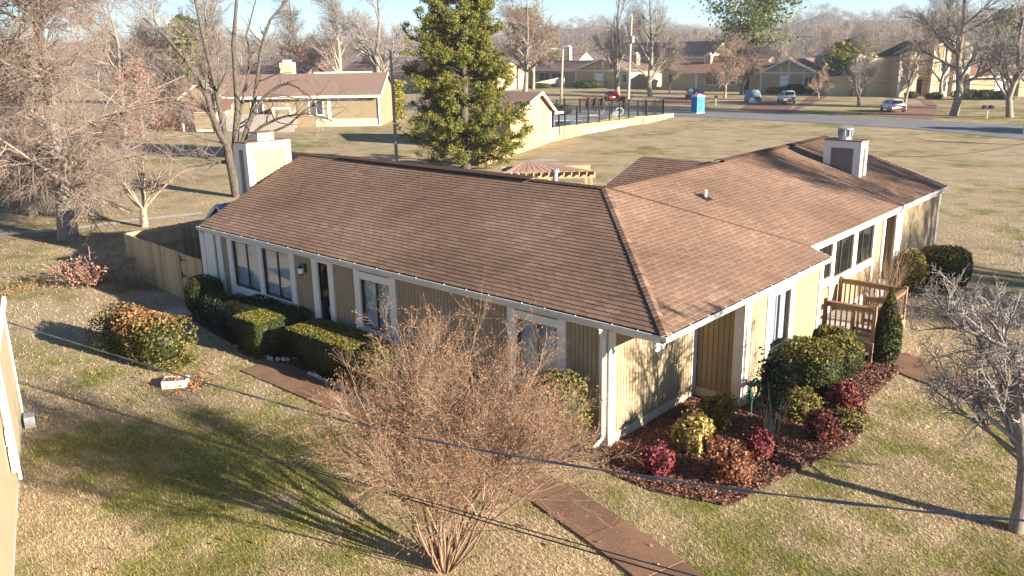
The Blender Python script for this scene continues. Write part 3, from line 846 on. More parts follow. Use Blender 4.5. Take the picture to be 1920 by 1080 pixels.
mb=MB(); mb.box(-11.22,.185,.5,-10.89,.199,2.48); mb.build('door_pane',M['glass_dark'],dr)
mb=MB(); mb.tube([(-10.86,.16,1.15),(-10.86,.12,1.15),(-10.86,.12,1.3)],.012,6); mb.build('handle',M['metal'],dr)
mb=MB(); mb.box(-11.6,-.75,0,-10.5,.14,.2); mb.build('doorstep',M['concrete'],house)
siding_A(-10.60,-9.67,.28,ZT)
def frame_window(x0,x1,g0,g1,gm,z0,z1):
    trimA(x0,g0,.35,ZT); trimA(g1,x1,.35,ZT); trimA(g0,g1,z1,ZT,.108); trimA(g0,g1,z0-.2,z0,.108); siding_A(g0,g1,.28,z0-.2)
    windowA(g0,g1,gm,z0,z1)
    mb=MB(); mb.box(g0,.098,ZT-.035,g1,.11,ZT-.015); mb.build('soffit_slot',M['frame_dark'],house)
frame_window(-9.67,-8.0,-9.44,-8.23,-8.82,1.03,2.38)
siding_A(-8.0,-4.18,.28,ZT)
frame_window(-4.18,-2.53,-3.94,-2.75,-3.33,1.03,2.39)
siding_A(-2.53,-1.64,.28,ZT)
trimA(-1.64,-1.42,0.02,ZT)
# sunlit end (faces +x): recessed wall, return, bay
XR=-1.4
mb=MB(); mb.box(XR-.15,.31,0,XR+.012,3.75,.25); mb.box(XR+.012,3.725,0,-.21,3.9,.25); mb.box(-.35,3.9,0,-.19,8.0,.22); mb.build('foundation',M['fdn'],house)
trimB(.105,.32,0.02,ZT,XR+.02); siding_B(.32,3.5,.25,ZT,XR); trimB(3.5,3.72,.25,ZT,XR+.02)
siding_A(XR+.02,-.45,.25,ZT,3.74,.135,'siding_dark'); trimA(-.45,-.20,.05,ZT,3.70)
XB=-.16
trimB(3.77,3.93,.05,ZT,XB); siding_B(3.93,4.78,.22,ZT,XB-.03); trimB(4.78,5.03,.6,ZT,XB); trimB(6.06,6.30,.6,ZT,XB); trimB(5.03,6.06,2.4,ZT,XB-.004); trimB(5.03,6.06,.86,1.08,XB-.004)
siding_B(4.78,6.30,.22,.6,XB-.03); siding_B(5.03,6.06,.6,.86,XB-.03)
windowB(5.03,6.06,5.50,1.08,2.40,XB-.03)
siding_B(6.30,7.81,.22,ZT,XB-.03); trimB(7.81,8.02,.05,ZT,XB)
siding_A(-.82,-.18,.22,ZT,7.9,.12)
# house number, one digit under the other, on the corner board
def text_mesh(body, size, depth=.006):
    cu=bpy.data.curves.new('digit','FONT'); cu.body=body; cu.size=size; cu.extrude=depth; cu.align_x='CENTER'
    ob=bpy.data.objects.new('digit',cu); COL.objects.link(ob)
    dg=bpy.context.evaluated_depsgraph_get(); me=bpy.data.meshes.new_from_object(ob.evaluated_get(dg)); bpy.data.objects.remove(ob)
    me.materials.clear(); me.materials.append(M['black']); return me
for i,ch in enumerate('7122'):
    o=link('house_number_digit',text_mesh(ch,.125),house); o.location=(XR+.03,.215,1.80-i*.105); o.rotation_euler=(rad(90),0,rad(90))
# downspout
mb=MB(); mb.tube([(-1.50,-.06,2.68),(-1.50,-.06,2.6),(-1.50,.055,2.45),(-1.50,.055,.35),(-1.50,.03,.22),(-1.56,-.22,.06)],.045,8)
mb.build('downspout',M['trim'],house)
mb=MB()
for z in (2.1,1.2,.5): mb.box(-1.56,.045,z,-1.44,.106,z+.03)
mb.build('downspout_strap',M['gutter'],house)
# twin floodlight under the eave
mb=MB(); q=at(1226,645,2.5); mb.lathe((q[0],q[1],2.52),[(.06,0),(.06,.11)],10); fl=mb.build('floodlight',M['white'],house)
for s in (-1,1):
    mb=MB(); mb.tube([(q[0]+.02,q[1]+.03*s,2.52),(q[0]+.09,q[1]+.09*s,2.49),(q[0]+.17,q[1]+.11*s,2.46)],[.03,.05,.065],10); mb.build('lamp_head',M['white'],fl)
# porch lantern
q=(-11.9,.13,2.28)
mb=MB(); mb.box(q[0]-.05,.12,2.15,q[0]+.05,.15,2.4); mb.tube([(q[0],.12,2.36),(q[0],.02,2.44),(q[0],-.02,2.38)],.012,6); mb.lathe((q[0],-.02,2.10),[(.05,0),(.09,.03),(.075,.04)],8); mb.lathe((q[0],-.02,2.30),[(.09,0),(.05,.06),(.01,.09)],8); la=mb.build('lantern',M['black'],house)
mb=MB(); mb.lathe((q[0],-.02,2.14),[(.07,0),(.085,.16)],8); mb.build('lantern_glass',M['blind'],la)

# long wing beyond the deck (faces +x)
XW=-.82; Z2=2.82
mb=MB(); mb.box(XW-.2,8.1,0,XW+.01,20.4,.5); mb.build('foundation',M['concrete'],house)
for a,b_,z0 in ((8.1,8.95,.5),(10.17,10.40,.5),(11.81,12.10,1.4),(13.5,13.71,.5),(14.35,14.53,.5)): trimB(a,b_,z0,Z2,XW+.05)
windowB(8.95,10.17,9.5,1.7,2.75,XW,True); windowB(10.40,11.81,10.98,1.6,2.75,XW,True); windowB(12.10,13.5,12.69,1.6,2.75,XW,True)
trimB(8.95,10.17,1.45,1.7,XW+.04); trimB(10.40,13.5,1.38,1.6,XW+.045); siding_B(8.95,13.5,.5,1.38,XW); siding_B(13.71,14.35,.5,Z2,XW)
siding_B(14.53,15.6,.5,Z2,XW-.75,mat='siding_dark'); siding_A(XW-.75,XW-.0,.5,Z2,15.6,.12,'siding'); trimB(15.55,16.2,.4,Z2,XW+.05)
siding_B(16.2,20.2,.5,Z2,XW); trimB(20.2,20.42,.1,Z2,XW+.05)
mb=MB(); mb.box(XW-1.2,8.0,2.80,XW+.2,20.3,2.83); mb.build('soffit',M['trim'],house)
# hidden rear and end walls keep the body closed
mb=MB(); mb.box(-17.6,.32,.0,-17.45,10,2.7); mb.box(-17.45,9.8,0,-10,10,2.7); mb.box(-10,9.8,0,-9.8,20.4,2.7); mb.box(-9.8,20.2,0,-1.2,20.4,2.7)
mb.slab([(-17.6,.3,2.7),(-17.6,10,2.7),(-17.6,D,ZR-.15)],(.12,0,0)); mb.slab([(-.9,20.25,2.8),(-10,20.25,2.7),(-D,20.25,ZR-.15)],(0,.1,0))
mb.box(-9.9,8.5,2.5,-8.0,8.7,3.3); mb.box(-8.1,8.6,2.6,-8.0,14.6,3.4); mb.slab([(-8.05,8.4,3.3),(-8.05,14.8,3.3),(-8.05,11.64,4.4)],(.05,0,0))
mb.build('rear_wall',M['siding'],house)
mb=MB(); mb.box(-17.3,.5,.0,-2.0,9.5,.05); mb.build('floor',M['concrete'],house)

# chimneys
def chimney(x0,x1,y0,y1,z0,z1,panel_mat,b=.2):
    mb=MB(); mb.box(x0+.02,y0+.02,z0,x1-.02,y1-.02,z1-.02,.5); ch=mb.build('chimney',M[panel_mat],house)
    mb=MB()
    for (xa,xb,ya,yb) in ((x1-.02,x1+.01,y0,y0+b),(x1-.02,x1+.01,y1-b,y1),(x0-.01,x0+.02,y0,y0+b),(x0-.01,x0+.02,y1-b,y1)): mb.box(xa,ya,z0,xb,yb,z1)
    w=min(b,(x1-x0)*.3)
    for (xa,xb) in ((x0-.01,x0+w),(x1-w,x1+.01)): mb.box(xa,y0-.01,z0,xb,y0+.02,z1); mb.box(xa,y1-.02,z0,xb,y1+.01,z1)
    mb.box(x0+w,y0-.01,z1-b,x1-w,y0+.02,z1); mb.box(x0+w,y1-.02,z1-b,x1-w,y1+.01,z1); mb.box(x1-.02,y0+b,z1-b,x1+.01,y1-b,z1); mb.box(x0-.01,y0+b,z1-b,x0+.02,y1-b,z1)
    mb.build('chimney_trim',M['trim'],ch)
    mb=MB(); mb.box(x0-.03,y0-.03,z1-.005,x1+.03,y1+.03,z1+.03); mb.build('chimney_top',M['rust'],ch)
    # grooves
    mb=MB(); n=int((y1-y0-2*b)/.11)
    for i in range(1,n): 
        yy=y0+b+i*(y1-y0-2*b)/n; mb.box(x1-.021,yy-.004,z0,x1-.017,yy+.004,z1-b)
    n=int((x1-x0-2*w)/.11)
    for i in range(1,n):
        xx=x0+w+i*(x1-x0-2*w)/n; mb.box(xx-.003,y0+.017,z0,xx+.003,y0+.021,z1-b)
    if n>0 or mb.v: mb.build('panel_groove',M['frame_dark'],ch)
    return ch
ch=chimney(-19.35,-18.60,2.72,4.50,0,5.13,'chim_panel',.24)
mb=MB(); mb.box(-19.15,3.30,5.16,-18.75,3.95,5.42); cp=mb.build('flue_cap',M['trim'],ch)
mb=MB(); mb.box(-19.2,3.25,5.42,-18.7,4.0,5.46); mb.build('flue_lid',M['rust'],cp)
ch=chimney(-3.72,-2.45,16.42,17.10,2.9,4.86,'chim_grey',.24)
mb=MB(); mb.lathe((-3.15,16.75,4.88),[(.24,0),(.24,.06),(.21,.07),(.21,.34)],12); cp=mb.build('flue_cap',M['metal'],ch)
mb=MB()
for i in range(10):
    a=2*math.pi*i/10; mb.beam((-3.15+.24*math.cos(a),16.75+.24*math.sin(a),5.0),(-3.15+.24*math.cos(a),16.75+.24*math.sin(a),5.24),.05,.02)
mb.lathe((-3.15,16.75,5.24),[(.27,0),(.27,.03),(.2,.05)],12); mb.build('spark_guard',M['metal'],cp)
# vent stacks
mb=MB(); mb.lathe((-3.59,7.82,4.0),[(.045,0),(.045,.26)],10); vp=mb.build('vent_pipe',M['white'],house)
mb=MB(); mb.slab([(-3.42,7.66,zB(-3.42)+.022),(-3.42,7.98,zB(-3.42)+.022),(-3.8,7.98,zB(-3.8)+.022),(-3.8,7.66,zB(-3.8)+.022)],(0,0,.006)); mb.lathe((-3.59,7.82,3.98),[(.10,0),(.055,.09)],10); mb.build('vent_flashing',M['black'],vp)
q=atd(1041,338,29.5); mb=MB(); mb.lathe((q[0],q[1],3.0),[(.09,0),(.09,.95),(.14,.97),(.14,1.08),(.1,1.1)],12); mb.build('vent_pipe',M['metal'],house)

# ---------------------------------------------------------------- deck in the angle of the house
deck = thing('deck','brown timber deck with balustrades between the two wings of the big house','deck')
DZ=.62
X0,X1,Y0,Y1=-.74,1.1,8.45,10.95
n=14
for i in range(n):
    w=(Y1-Y0)/n; mb=MB(); mb.box(X0,Y0+i*w+.004,DZ-.03,X1+.03,Y0+(i+1)*w-.004,DZ); mb.build('deck_board',M['deck_board'],deck)
for (a,b_,c,d) in ((X0,Y0-.04,X1,Y0),(X0,Y1,X1,Y1+.04),(X1,Y0-.04,X1+.04,Y1+.04)):
    mb=MB(); mb.box(a,b_,DZ-.30,c,d,DZ-.032); mb.build('rim_joist',M['deck'],deck)
def rail(p0,p1,posts=(1,1),zt=1.52,zb=.74,step=.135):
    p0=Vector((*p0,0));p1=Vector((*p1,0));d=p1-p0;L=d.length
    u=Vector((0,0,1))
    mb=MB(); mb.beam(p0+u*(zt-.02),p1+u*(zt-.02),.14,.035); mb.build('handrail',M['deck'],deck)
    mb=MB(); mb.beam(p0+u*(zt-.1),p1+u*(zt-.1),.04,.09); mb.build('rail_board',M['deck'],deck)
    mb=MB(); mb.beam(p0+u*zb,p1+u*zb,.04,.09); mb.build('rail_board',M['deck'],deck)
    k=max(2,int(L/step))
    for i in range(1,k):
        q=p0+d*(i/k); mb=MB(); mb.beam(q+u*(zb-.04),q+u*(zt-.06),.036,.036); mb.build('baluster',M['deck'],deck)
    for f,q in ((posts[0],p0),(posts[1],p1)):
        if f: mb=MB(); mb.beam(q+u*.0,q+u*(zt+.05),.095,.095); mb.build('post',M['deck'],deck)
rail((-.2,8.47),(1.08,8.5)); rail((-.72,10.9),(1.08,10.9)); rail((1.08,9.85),(1.08,10.85),(1,0))
rail((.35,9.85),(1.02,9.85),(1,0),1.42,.72); rail((.35,9.05),(1.05,9.05),(1,1),1.36,.7)

# ---------------------------------------------------------------- picket fence with gate, shed
fence = thing('picket_fence','tan dog-eared wooden privacy fence enclosing the yard left of the big house','fence',(-24,.4,0))
def picket(px,py,ang,h,mat,parent,w=.135):
    mb=MB(); t=.018; e=.03
    P=[(-w/2,0),(w/2,0),(w/2,h-e),(w/2-e,h),(-w/2+e,h),(-w/2,h-e)]
    ca,sa=math.cos(ang),math.sin(ang)
    V=[]
    for off in (-t/2,t/2):
        for (a,z) in P: V.append((px+a*ca-off*sa,py+a*sa+off*ca,z))
    mb.quadmesh(V,[(0,1,2,3,4,5),(11,10,9,8,7,6)]+[(i,i+6,(i+1)%6+6,(i+1)%6) for i in range(6)])
    o=mb.build('picket',M[mat],parent); return o
def run(p0,p1,parent,mat,h,base,w=.14,inner=1):
    p0=np.array(p0,float)-base;p1=np.array(p1,float)-base;d=p1-p0;L=np.linalg.norm(d);n=int(L/w);ang=math.atan2(d[1],d[0])
    for i in range(n):
        q=p0+d*((i+.5)/n); picket(q[0],q[1],ang,h+random.uniform(-.015,.015),mat,parent,w-.006)
    nrm=np.array([-d[1],d[0]])/L*inner
    for z in (.35,.95,1.5):
        mb=MB(); a=p0+nrm*.035;b_=p1+nrm*.035; mb.beam((a[0],a[1],z),(b_[0],b_[1],z),.038,.085); mb.build('fence_rail',M[mat],parent)
    for t_ in np.linspace(0,1,max(2,int(L/2.3)+1)):
        q=p0+d*t_+nrm*.1; mb=MB(); mb.box(q[0]-.045,q[1]-.045,0,q[0]+.045,q[1]+.045,h-.06); mb.build('fence_post',M[mat],parent)
fb=np.array([-24,.4])
run((-24.0,.42),(-19.35,.18),fence,'picket',1.66,fb,inner=1)
run((-24.0,.5),(-24.15,5.3),fence,'picket',1.66,fb,inner=-1)
run((-24.1,5.3),(-17.7,5.5),fence,'picket_old',1.66,fb,inner=-1)
gate = thing('fence_gate','tan picket gate with three black strap hinges beside the white house corner','gate',(-19.3,.18,0))
gb=np.array([-19.3,.18])
run((-19.3,.18),(-17.72,.10),gate,'picket',1.64,gb,inner=1)
for z in (1.42,.86,.30):
    mb=MB(); mb.slab([(.02,-.022,z+.13),(.09,-.022,z+.13),(.09,-.022,z-.13),(.02,-.022,z-.13)],(0,-.01,0)); mb.slab([(.09,-.024,z+.035),(.44,-.044,z+.008),(.44,-.044,z-.008),(.09,-.024,z-.035)],(0,-.01,0)); mb.build('hinge',M['black'],gate)
mb=MB(); mb.box(1.46,-.14,.9,1.56,-.115,1.04); mb.build('latch',M['black'],gate)

shed = thing('garden_shed','small grey metal roofed shed behind the left gable of the big house','shed',(-22.15,4.35,0))
mb=MB(); mb.box(-.75,-.9,0,.75,.9,1.85); mb.slab([(-.75,-.9,1.85),(.75,-.9,1.85),(0,-.9,2.4)],(0,1.8,0)); mb.build('wall',M['siding'],shed)
M['blue_metal']=mat_plain('blue_grey_metal_roof',(.22,.26,.31),.45,.15,3,metal=.3)
mb=MB()
for s in (-1,1): mb.slab([(s*.95,-1.05,1.80),(s*.95,1.05,1.80),(0,1.05,2.5),(0,-1.05,2.5)][::s],(0,0,.03))
mb.build('roof',M['blue_metal'],shed)
mb=MB()
for i in range(7):
    for s in (-1,1): mb.beam((s*.95,-1.0+i*.33,1.85),(0,-1.0+i*.33,2.545),.025,.025)
mb.build('roof_seam',M['blue_metal'],shed)
mb=MB(); mb.beam((-.95,-1.06,1.80),(0,-1.06,2.49),.03,.12); mb.beam((.95,-1.06,1.80),(0,-1.06,2.49),.03,.12); mb.build('rake_board',M['trim'],shed)
mb=MB(); mb.box(-.35,-.93,0,.35,-.9,1.7); mb.build('door',M['chim_panel'],shed)

# ---------------------------------------------------------------- shrubs round the house
shrub('hedge_shrub','dark rounded evergreen bush beside the fence gate',-16.75,-.42,.62,.55,1.35,'leaf_hedge',3800,.045,2.4,seed=1)
shrub('hedge_shrub','dark low evergreen bush under the first big window, holly leaved',-15.35,-.62,.85,.5,1.05,'leaf_holly',3600,.055,2.6,seed=2,top=('leaf_nandina',.75,120))
shrub('clipped_hedge','long dark square clipped hedge under the paired windows',-13.0,-.55,1.5,.80,1.10,'leaf_hedge',10000,.040,11,seed=3,lump=.012,flat=.82,cat='hedge')
shrub('clipped_hedge','boxy hedge block whose flat olive top catches the sun beside the walk',-12.35,-1.18,.62,.5,1.10,'leaf_hedge',6500,.036,13,seed=4,lump=.01,flat=.82,top=('leaf_mustard_suntop',.5,2600),cat='hedge')
shrub('clipped_hedge','long flat-topped hedge right of the front door with sunlit top edge',-9.55,-.75,1.45,.62,1.08,'leaf_hedge',12000,.036,13,seed=5,lump=.012,flat=.82,top=('leaf_mustard_suntop',.5,6500),cat='hedge')
shrub('hedge_shrub','bright green leafy shrub at the end of the flat-topped hedge',-7.6,-.95,.65,.55,1.15,'leaf_nandina',2600,.055,2.8,seed=6,loose=.03)
shrub('hedge_shrub','olive rounded shrub growing behind the bare crape myrtle by the downspout',-2.35,-.62,.85,.62,1.75,'leaf_nandina',4600,.05,2.6,seed=7,loose=.02)
shrub('hedge_shrub','low dark shrub between the second window and the bare crape myrtle',-5.6,-.6,1.1,.5,.95,'leaf_hedge',3600,.045,3,seed=8)
shrub('nandina_hedge','rust topped green hedge standing alone on the dry lawn',-14.6,-3.55,1.95,.60,1.30,'leaf_nandina',12000,.055,5,seed=9,loose=.05,lump=.09,rz=rad(11),top=('leaf_nandina_red',.12,1500),cat='hedge')
shrub('yellow_shrub','golden yellow leaved shrub in the mulch bed nearest the tan wall',.02,1.15,.37,.35,.80,'leaf_yellow',1500,.07,2.5,seed=10,loose=.14,lump=.2,core='soil')
shrub('yellow_shrub','dull yellow-green shrub in the recess corner behind the golden one',-.15,2.55,.40,.35,.70,'leaf_olive',1400,.065,2.6,seed=11,loose=.14,lump=.2,core='soil')
shrub('red_shrub','small crimson shrub at the front left of the mulch bed',.05,-.18,.31,.29,.62,'leaf_crimson',1500,.055,2.5,seed=12,loose=.14,lump=.2,core='soil')
shrub('red_shrub','orange-red rounded shrub, biggest at the front of the mulch bed',1.18,.50,.41,.39,.70,'leaf_orange',2600,.055,2.7,seed=13,loose=.14,lump=.2,core='soil')
shrub('red_shrub','crimson and green shrub in the middle of the mulch bed',1.28,1.65,.29,.29,.58,'leaf_maroon',1700,.055,2.6,seed=14,loose=.14,lump=.2,core='soil',top=('leaf_crimson',.2,600))
shrub('red_shrub','dark maroon shrub right of the tall holly stems',1.85,3.35,.30,.29,.58,'leaf_maroon',1700,.055,2.6,seed=15,loose=.14,lump=.2,core='soil')
shrub('red_shrub','red twiggy shrub below the large clipped bush at the lawn edge',1.64,5.15,.33,.31,.60,'leaf_maroon',1700,.055,2.5,seed=16,loose=.14,lump=.2,core='soil',top=('leaf_crimson',.3,500))
shrub('yellow_shrub','low mustard coloured shrub behind the maroon one',1.05,4.15,.50,.40,.60,'leaf_mustard_suntop',1500,.05,2.6,seed=17,loose=.14,lump=.2,core='soil')
shrub('ground_shrub','low sprawling green plant at the right edge of the mulch bed',2.05,4.35,.45,.40,.30,'leaf_nandina',1200,.05,2.2,seed=18,loose=.14,lump=.2,core='soil')
shrub('clipped_bush','large clipped flat-topped bush beneath the sunny bay window',.62,5.55,.74,.60,1.30,'leaf_hedge',7600,.042,3.2,seed=19,lump=.03,top=('leaf_mustard_suntop',.45,1700))
shrub('clipped_bush','middle-sized clipped bush behind the large one near the deck',.72,7.25,.55,.50,.95,'leaf_hedge',3600,.042,3.2,seed=20,lump=.04,top=('leaf_mustard_suntop',.3,900))
shrub('clipped_bush','small dark clipped bush tight under the deck front',.25,8.05,.55,.34,.98,'leaf_hedge',2600,.042,3.2,seed=21,lump=.04,top=('leaf_mustard_suntop',.3,700))
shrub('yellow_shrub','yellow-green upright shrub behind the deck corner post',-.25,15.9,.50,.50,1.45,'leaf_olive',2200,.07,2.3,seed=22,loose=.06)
shrub('clipped_bush','big dark dome-topped bush at the far end of the long wing',.45,17.0,.85,.8,1.45,'leaf_hedge',6000,.05,2.8,seed=23,lump=.03,top=('leaf_mustard_suntop',.55,1600))

# holly standard: a clutch of stems under a leafy head
hol = thing('holly_shrub','tall holly shrub with bare grey stems at the bay window corner','shrub',(.98,2.75,0))
rng=np.random.default_rng(31)
ns=14; pos=np.c_[rng.normal(scale=.07,size=(ns,2)),np.zeros(ns)]; d=unit(np.c_[rng.normal(scale=.16,size=(ns,2))+[-.05,.12],np.ones(ns)])
P,R=grow_from(rng,pos,d,rng.uniform(1.0,1.5,ns),np.full(ns,.016),5,.08,.05,.4); link('stem',tube_mesh('stem',[(P,R,6)],M['bark_pale'],rng),hol)
C=rng.normal(size=(3000,3))*np.array([.14,.15,.30])+np.array([-.05,.18,1.20]); link('foliage',leaf_mesh('foliage',rng,C,rng.normal(size=(3000,3)),.06,M['leaf_holly'],.3),hol)
C=rng.normal(size=(60,3))*np.array([.1,.1,.1])+np.array([.22,.30,1.25]); link('new_leaves',leaf_mesh('new_leaves',rng,C,rng.normal(size=(60,3)),.06,M['leaf_orange'],.3),hol)
# arborvitae
arb = thing('arborvitae','narrow dark cone shaped evergreen in front of the deck','tree',(1.33,8.85,0))
n=9000; z=rng.random(n)**.8; th=rng.uniform(0,2*math.pi,n); rr=.36*np.clip(np.minimum(1.0,(1-z)*1.9),.05,1)*(.75+.25*np.minimum(1,z*6))*(1-np.abs(rng.normal(scale=.12,size=n)))
C=np.c_[rr*np.cos(th),rr*np.sin(th),.05+z*2.0]; Nn=np.c_[np.cos(th),np.sin(th),np.full(n,.5)]
link('foliage',leaf_mesh('foliage',rng,C,Nn,.05,M['leaf_hedge'],.45),arb)
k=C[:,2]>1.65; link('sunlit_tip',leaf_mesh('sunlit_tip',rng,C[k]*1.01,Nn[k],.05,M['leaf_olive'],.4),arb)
mb=MB(); mb.lathe((0,0,0),[(.05,0),(.24,.2),(.26,.9),(.12,1.6),(.02,1.95)],10,.2); mb.build('inner_twigs',M['leaf_hedge'],arb)
# green hose reel hanging at the bay corner
hose = thing('garden_hose','coiled green garden hose hanging by the white bay corner trim','hose',(.02,3.72,0))
mb=MB(); pts=[]
for i in range(90):
    a=i*2*math.pi/15; pts.append((.05+.03*math.sin(i*.7),.0+(.23+.02*math.sin(i*1.3))*math.cos(a)+.1,.52+(.26+.02*math.cos(i))*math.sin(a)))
pts+=[(.1,-.1,.3),(.2,-.3,.08),(.45,-.35,.05),(.75,-.15,.05),(.7,.15,.05),(.3,.2,.05)]
mb.tube(pts,.014,6); M['hose']=mat_plain('green_rubber',(.012,.10,.075),.45,.2,8); mb.build('hose_coil',M['hose'],hose)
mb=MB(); mb.box(-.1,.0,.62,.1,.2,.68); mb.build('hanger',M['black'],hose)
# white rock edging along the beds
def edging(pl,label):
    root=thing('stone_edging',label,'edging',(pl[0][0],pl[0][1],0))
    q=resample(pl,.17)
    for (x,y) in q:
        mb=MB(); r=random.uniform(.055,.085); k=6
        prof=[(r*.8,-.02),(r,.03),(r*.75,.075),(r*.25,.10)]
        mb.lathe((x-pl[0][0]+random.uniform(-.02,.02),y-pl[0][1]+random.uniform(-.02,.02),.02),prof,k,scale=(1.15,.8)); mb.build('stone',M['stone'],root)
edging([(-13.3,-1.46),(-11.62,-1.41),(-11.1,-1.1),(-11.05,-.72)],'row of pale edging stones left of the doorway walk')
edging([(-9.88,-.72),(-9.85,-1.38),(-8.8,-1.47),(-7.6,-1.47)],'row of pale edging stones right of the doorway walk')
# white planter box on the lawn
pl_=thing('planter_box','low cream wooden planter box with dry leaves at the end of the lone hedge','planter',(-11.95,-4.0,0),rad(48))
mb=MB(); mb.box(-.30,-.2,0,.30,-.17,.2); mb.box(-.30,.17,0,.30,.2,.2); mb.box(-.30,-.17,0,-.27,.17,.2); mb.box(.27,-.17,0,.30,.17,.2); mb.build('box_side',M['trim'],pl_)
rng=np.random.default_rng(5); C=np.c_[rng.uniform(-.26,.26,200),rng.uniform(-.16,.16,200),rng.uniform(.12,.2,200)]; link('dry_leaves',leaf_mesh('dry_leaves',rng,C,np.tile([0,0,1.],(200,1)),.06,M['leaf_rust'],.5),pl_)
pk=setting(link('leaf_litter',None),'stuff')
bpy.data.objects.remove(pk)
rng=np.random.default_rng(6); C=np.concatenate([np.c_[rng.normal(-11.9,.45,250),rng.normal(-3.7,.3,250)],np.c_[rng.normal(-25.5,.8,260),rng.normal(-2.8,.5,260)],np.c_[rng.uniform(-40,-24,600),rng.uniform(-8,12,600)],np.c_[rng.uniform(-17,5,420),rng.uniform(-9,-2.4,420)]]); C=np.c_[C,rng.uniform(.03,.09,len(C))]
setting(link('leaf_litter',leaf_mesh('leaf_litter',rng,C,np.tile([0,0,1.],(len(C),1)),.055,M['leaf_rust'],.5)),'stuff')

# ---------------------------------------------------------------- trees
def crownset(root, name, sets, mat, seed, k=3):
    return link(name, tube_mesh(name, sets, M[mat], np.random.default_rng(seed), k), root)

# crape myrtle in the foreground
myr = thing('crape_myrtle','big bare crape myrtle with rusty seed heads in front of the house wall','tree',(-.95,-5.15,0))
rng=np.random.default_rng(11)
ns=30; ang=rng.uniform(0,2*math.pi,ns); ti=np.sqrt(rng.random(ns))*.66
d=unit(np.c_[np.cos(ang)*ti+.02,np.sin(ang)*ti+.03,np.ones(ns)])
pos=np.c_[np.cos(ang)*.13*ti/.6,np.sin(ang)*.13*ti/.6,np.zeros(ns)]
P0,R0=grow_from(rng,pos,d,rng.uniform(2.2,3.2,ns),rng.uniform(.014,.032,ns),8,.12,.03,.35)
P1,R1=spawn(rng,P0,R0,280,.42,1.0,(8,32),(1.0,1.7),5,.62,wob=.10,up=.02,tip=.35,lt=.2)
P2,R2=spawn(rng,P1,R1,2100,.25,1.0,(10,42),(.45,1.0),4,.6,rmin=.0035,wob=.13,up=.03,tip=.4,lt=.3)
P3,R3=spawn(rng,P2,R2,11500,.3,1.0,(15,60),(.16,.42),3,.55,rmin=.0024,rmax=.0034,wob=.16,up=.02,tip=.5,lt=.3)
crownset(myr,'stem',[(P0,R0,7)],'bark_tan',1); crownset(myr,'branches',[(P1,R1,5),(P2,R2,3)],'twig_tan',2); crownset(myr,'twigs',[(P3,R3,3)],'twig_tan',3)
tipz=P3[:,-1]; hi=np.linalg.norm(tipz-np.array([0,0,.8]),axis=1); ok=np.where(hi>1.6)[0]
sel=rng.choice(ok,min(len(ok),6800),replace=False)
C=(tipz[sel][:,None,:]+rng.normal(scale=.03,size=(len(sel),5,3))).reshape(-1,3)
link('seed_heads',leaf_mesh('seed_heads',rng,C,rng.normal(size=C.shape),.020,M['seed'],.3),myr)

# pale knobby tree at the right edge
rt = thing('bare_tree','pale bare knobby tree leaning at the right edge of the photo','tree',(5.85,2.05,0))
rng=np.random.default_rng(12)
tr_=np.array([[(0,0,0),(.0,.03,.5),(-.06,.14,1.1),(-.22,.34,1.7),(-.42,.62,2.3),(-.60,.9,2.9)]],float); trr=np.array([[.15,.125,.11,.10,.085,.06]])
left=unit(np.array([[-.75,.35,.35]]))
n1=24; t=rng.uniform(.35,1,n1); x=t*5; i0=np.minimum(x.astype(int),4); pos=tr_[0][i0]*(1-(x-i0)[:,None])+tr_[0][i0+1]*(x-i0)[:,None]
a=rng.uniform(rad(38),rad(176),n1); a[-4:]=rng.uniform(rad(-60),rad(30),4)
d=unit(np.c_[np.cos(a),np.sin(a),rng.uniform(.1,.75,n1)])
P1,R1=grow_from(rng,pos,d,rng.uniform(1.6,2.7,n1),rng.uniform(.035,.055,n1),7,.16,.05,.3)
P2,R2=spawn(rng,P1,R1,230,.25,1,(20,60),(.6,1.3),5,.6,wob=.18,up=.05,tip=.4,lt=.4)
P3,R3=spawn(rng,P2,R2,2600,.2,1,(25,70),(.2,.5),4,.6,rmin=.005,wob=.22,up=.06,tip=.6,lt=.3)
P4,R4=spawn(rng,P3,R3,9000,.3,1,(30,80),(.05,.16),3,.7,rmin=.004,rmax=.005,wob=.25,up=.05,tip=.9,lt=.2)
crownset(rt,'trunk',[(tr_,trr,9)],'bark_grey',1); crownset(rt,'branches',[(P1,R1,6),(P2,R2,4)],'twig_pale',2); crownset(rt,'twigs',[(P3,R3,3),(P4,R4,3)],'twig_pale',3)

# big shade tree at the left, its fine hanging twigs fill the corner of the photo
bt = thing('shade_tree','huge bare tree with dense brown twigs filling the left edge of the photo','tree',(-32.6,1.6,0))
rng=np.random.default_rng(13)
P0=np.array([[(0,0,0),(-.1,.1,2),(-.3,.2,4.5),(-.3,.3,7),(-.2,.2,9.5),(0,.3,12.5)]],float); R0=np.array([[.48,.33,.30,.25,.17,.06]])
P1,R1=spawn(rng,P0,R0,42,.2,1,(45,88),(5,8.5),6,.45,rmax=.085,wob=.10,up=.02,tip=.25,lt=.45)
P2,R2=spawn(rng,P1,R1,620,.12,1,(25,65),(1.6,3.6),5,.55,wob=.13,up=-.02,tip=.3,lt=.4)
P3,R3=spawn(rng,P2,R2,7000,.12,1,(25,70),(.7,1.7),4,.55,rmin=.009,wob=.16,up=-.05,tip=.4,lt=.3)
P4,R4=spawn(rng,P3,R3,26000,.15,1,(25,75),(.3,.85),3,.6,rmin=.006,rmax=.008,wob=.18,up=-.06,tip=.5,lt=.3)
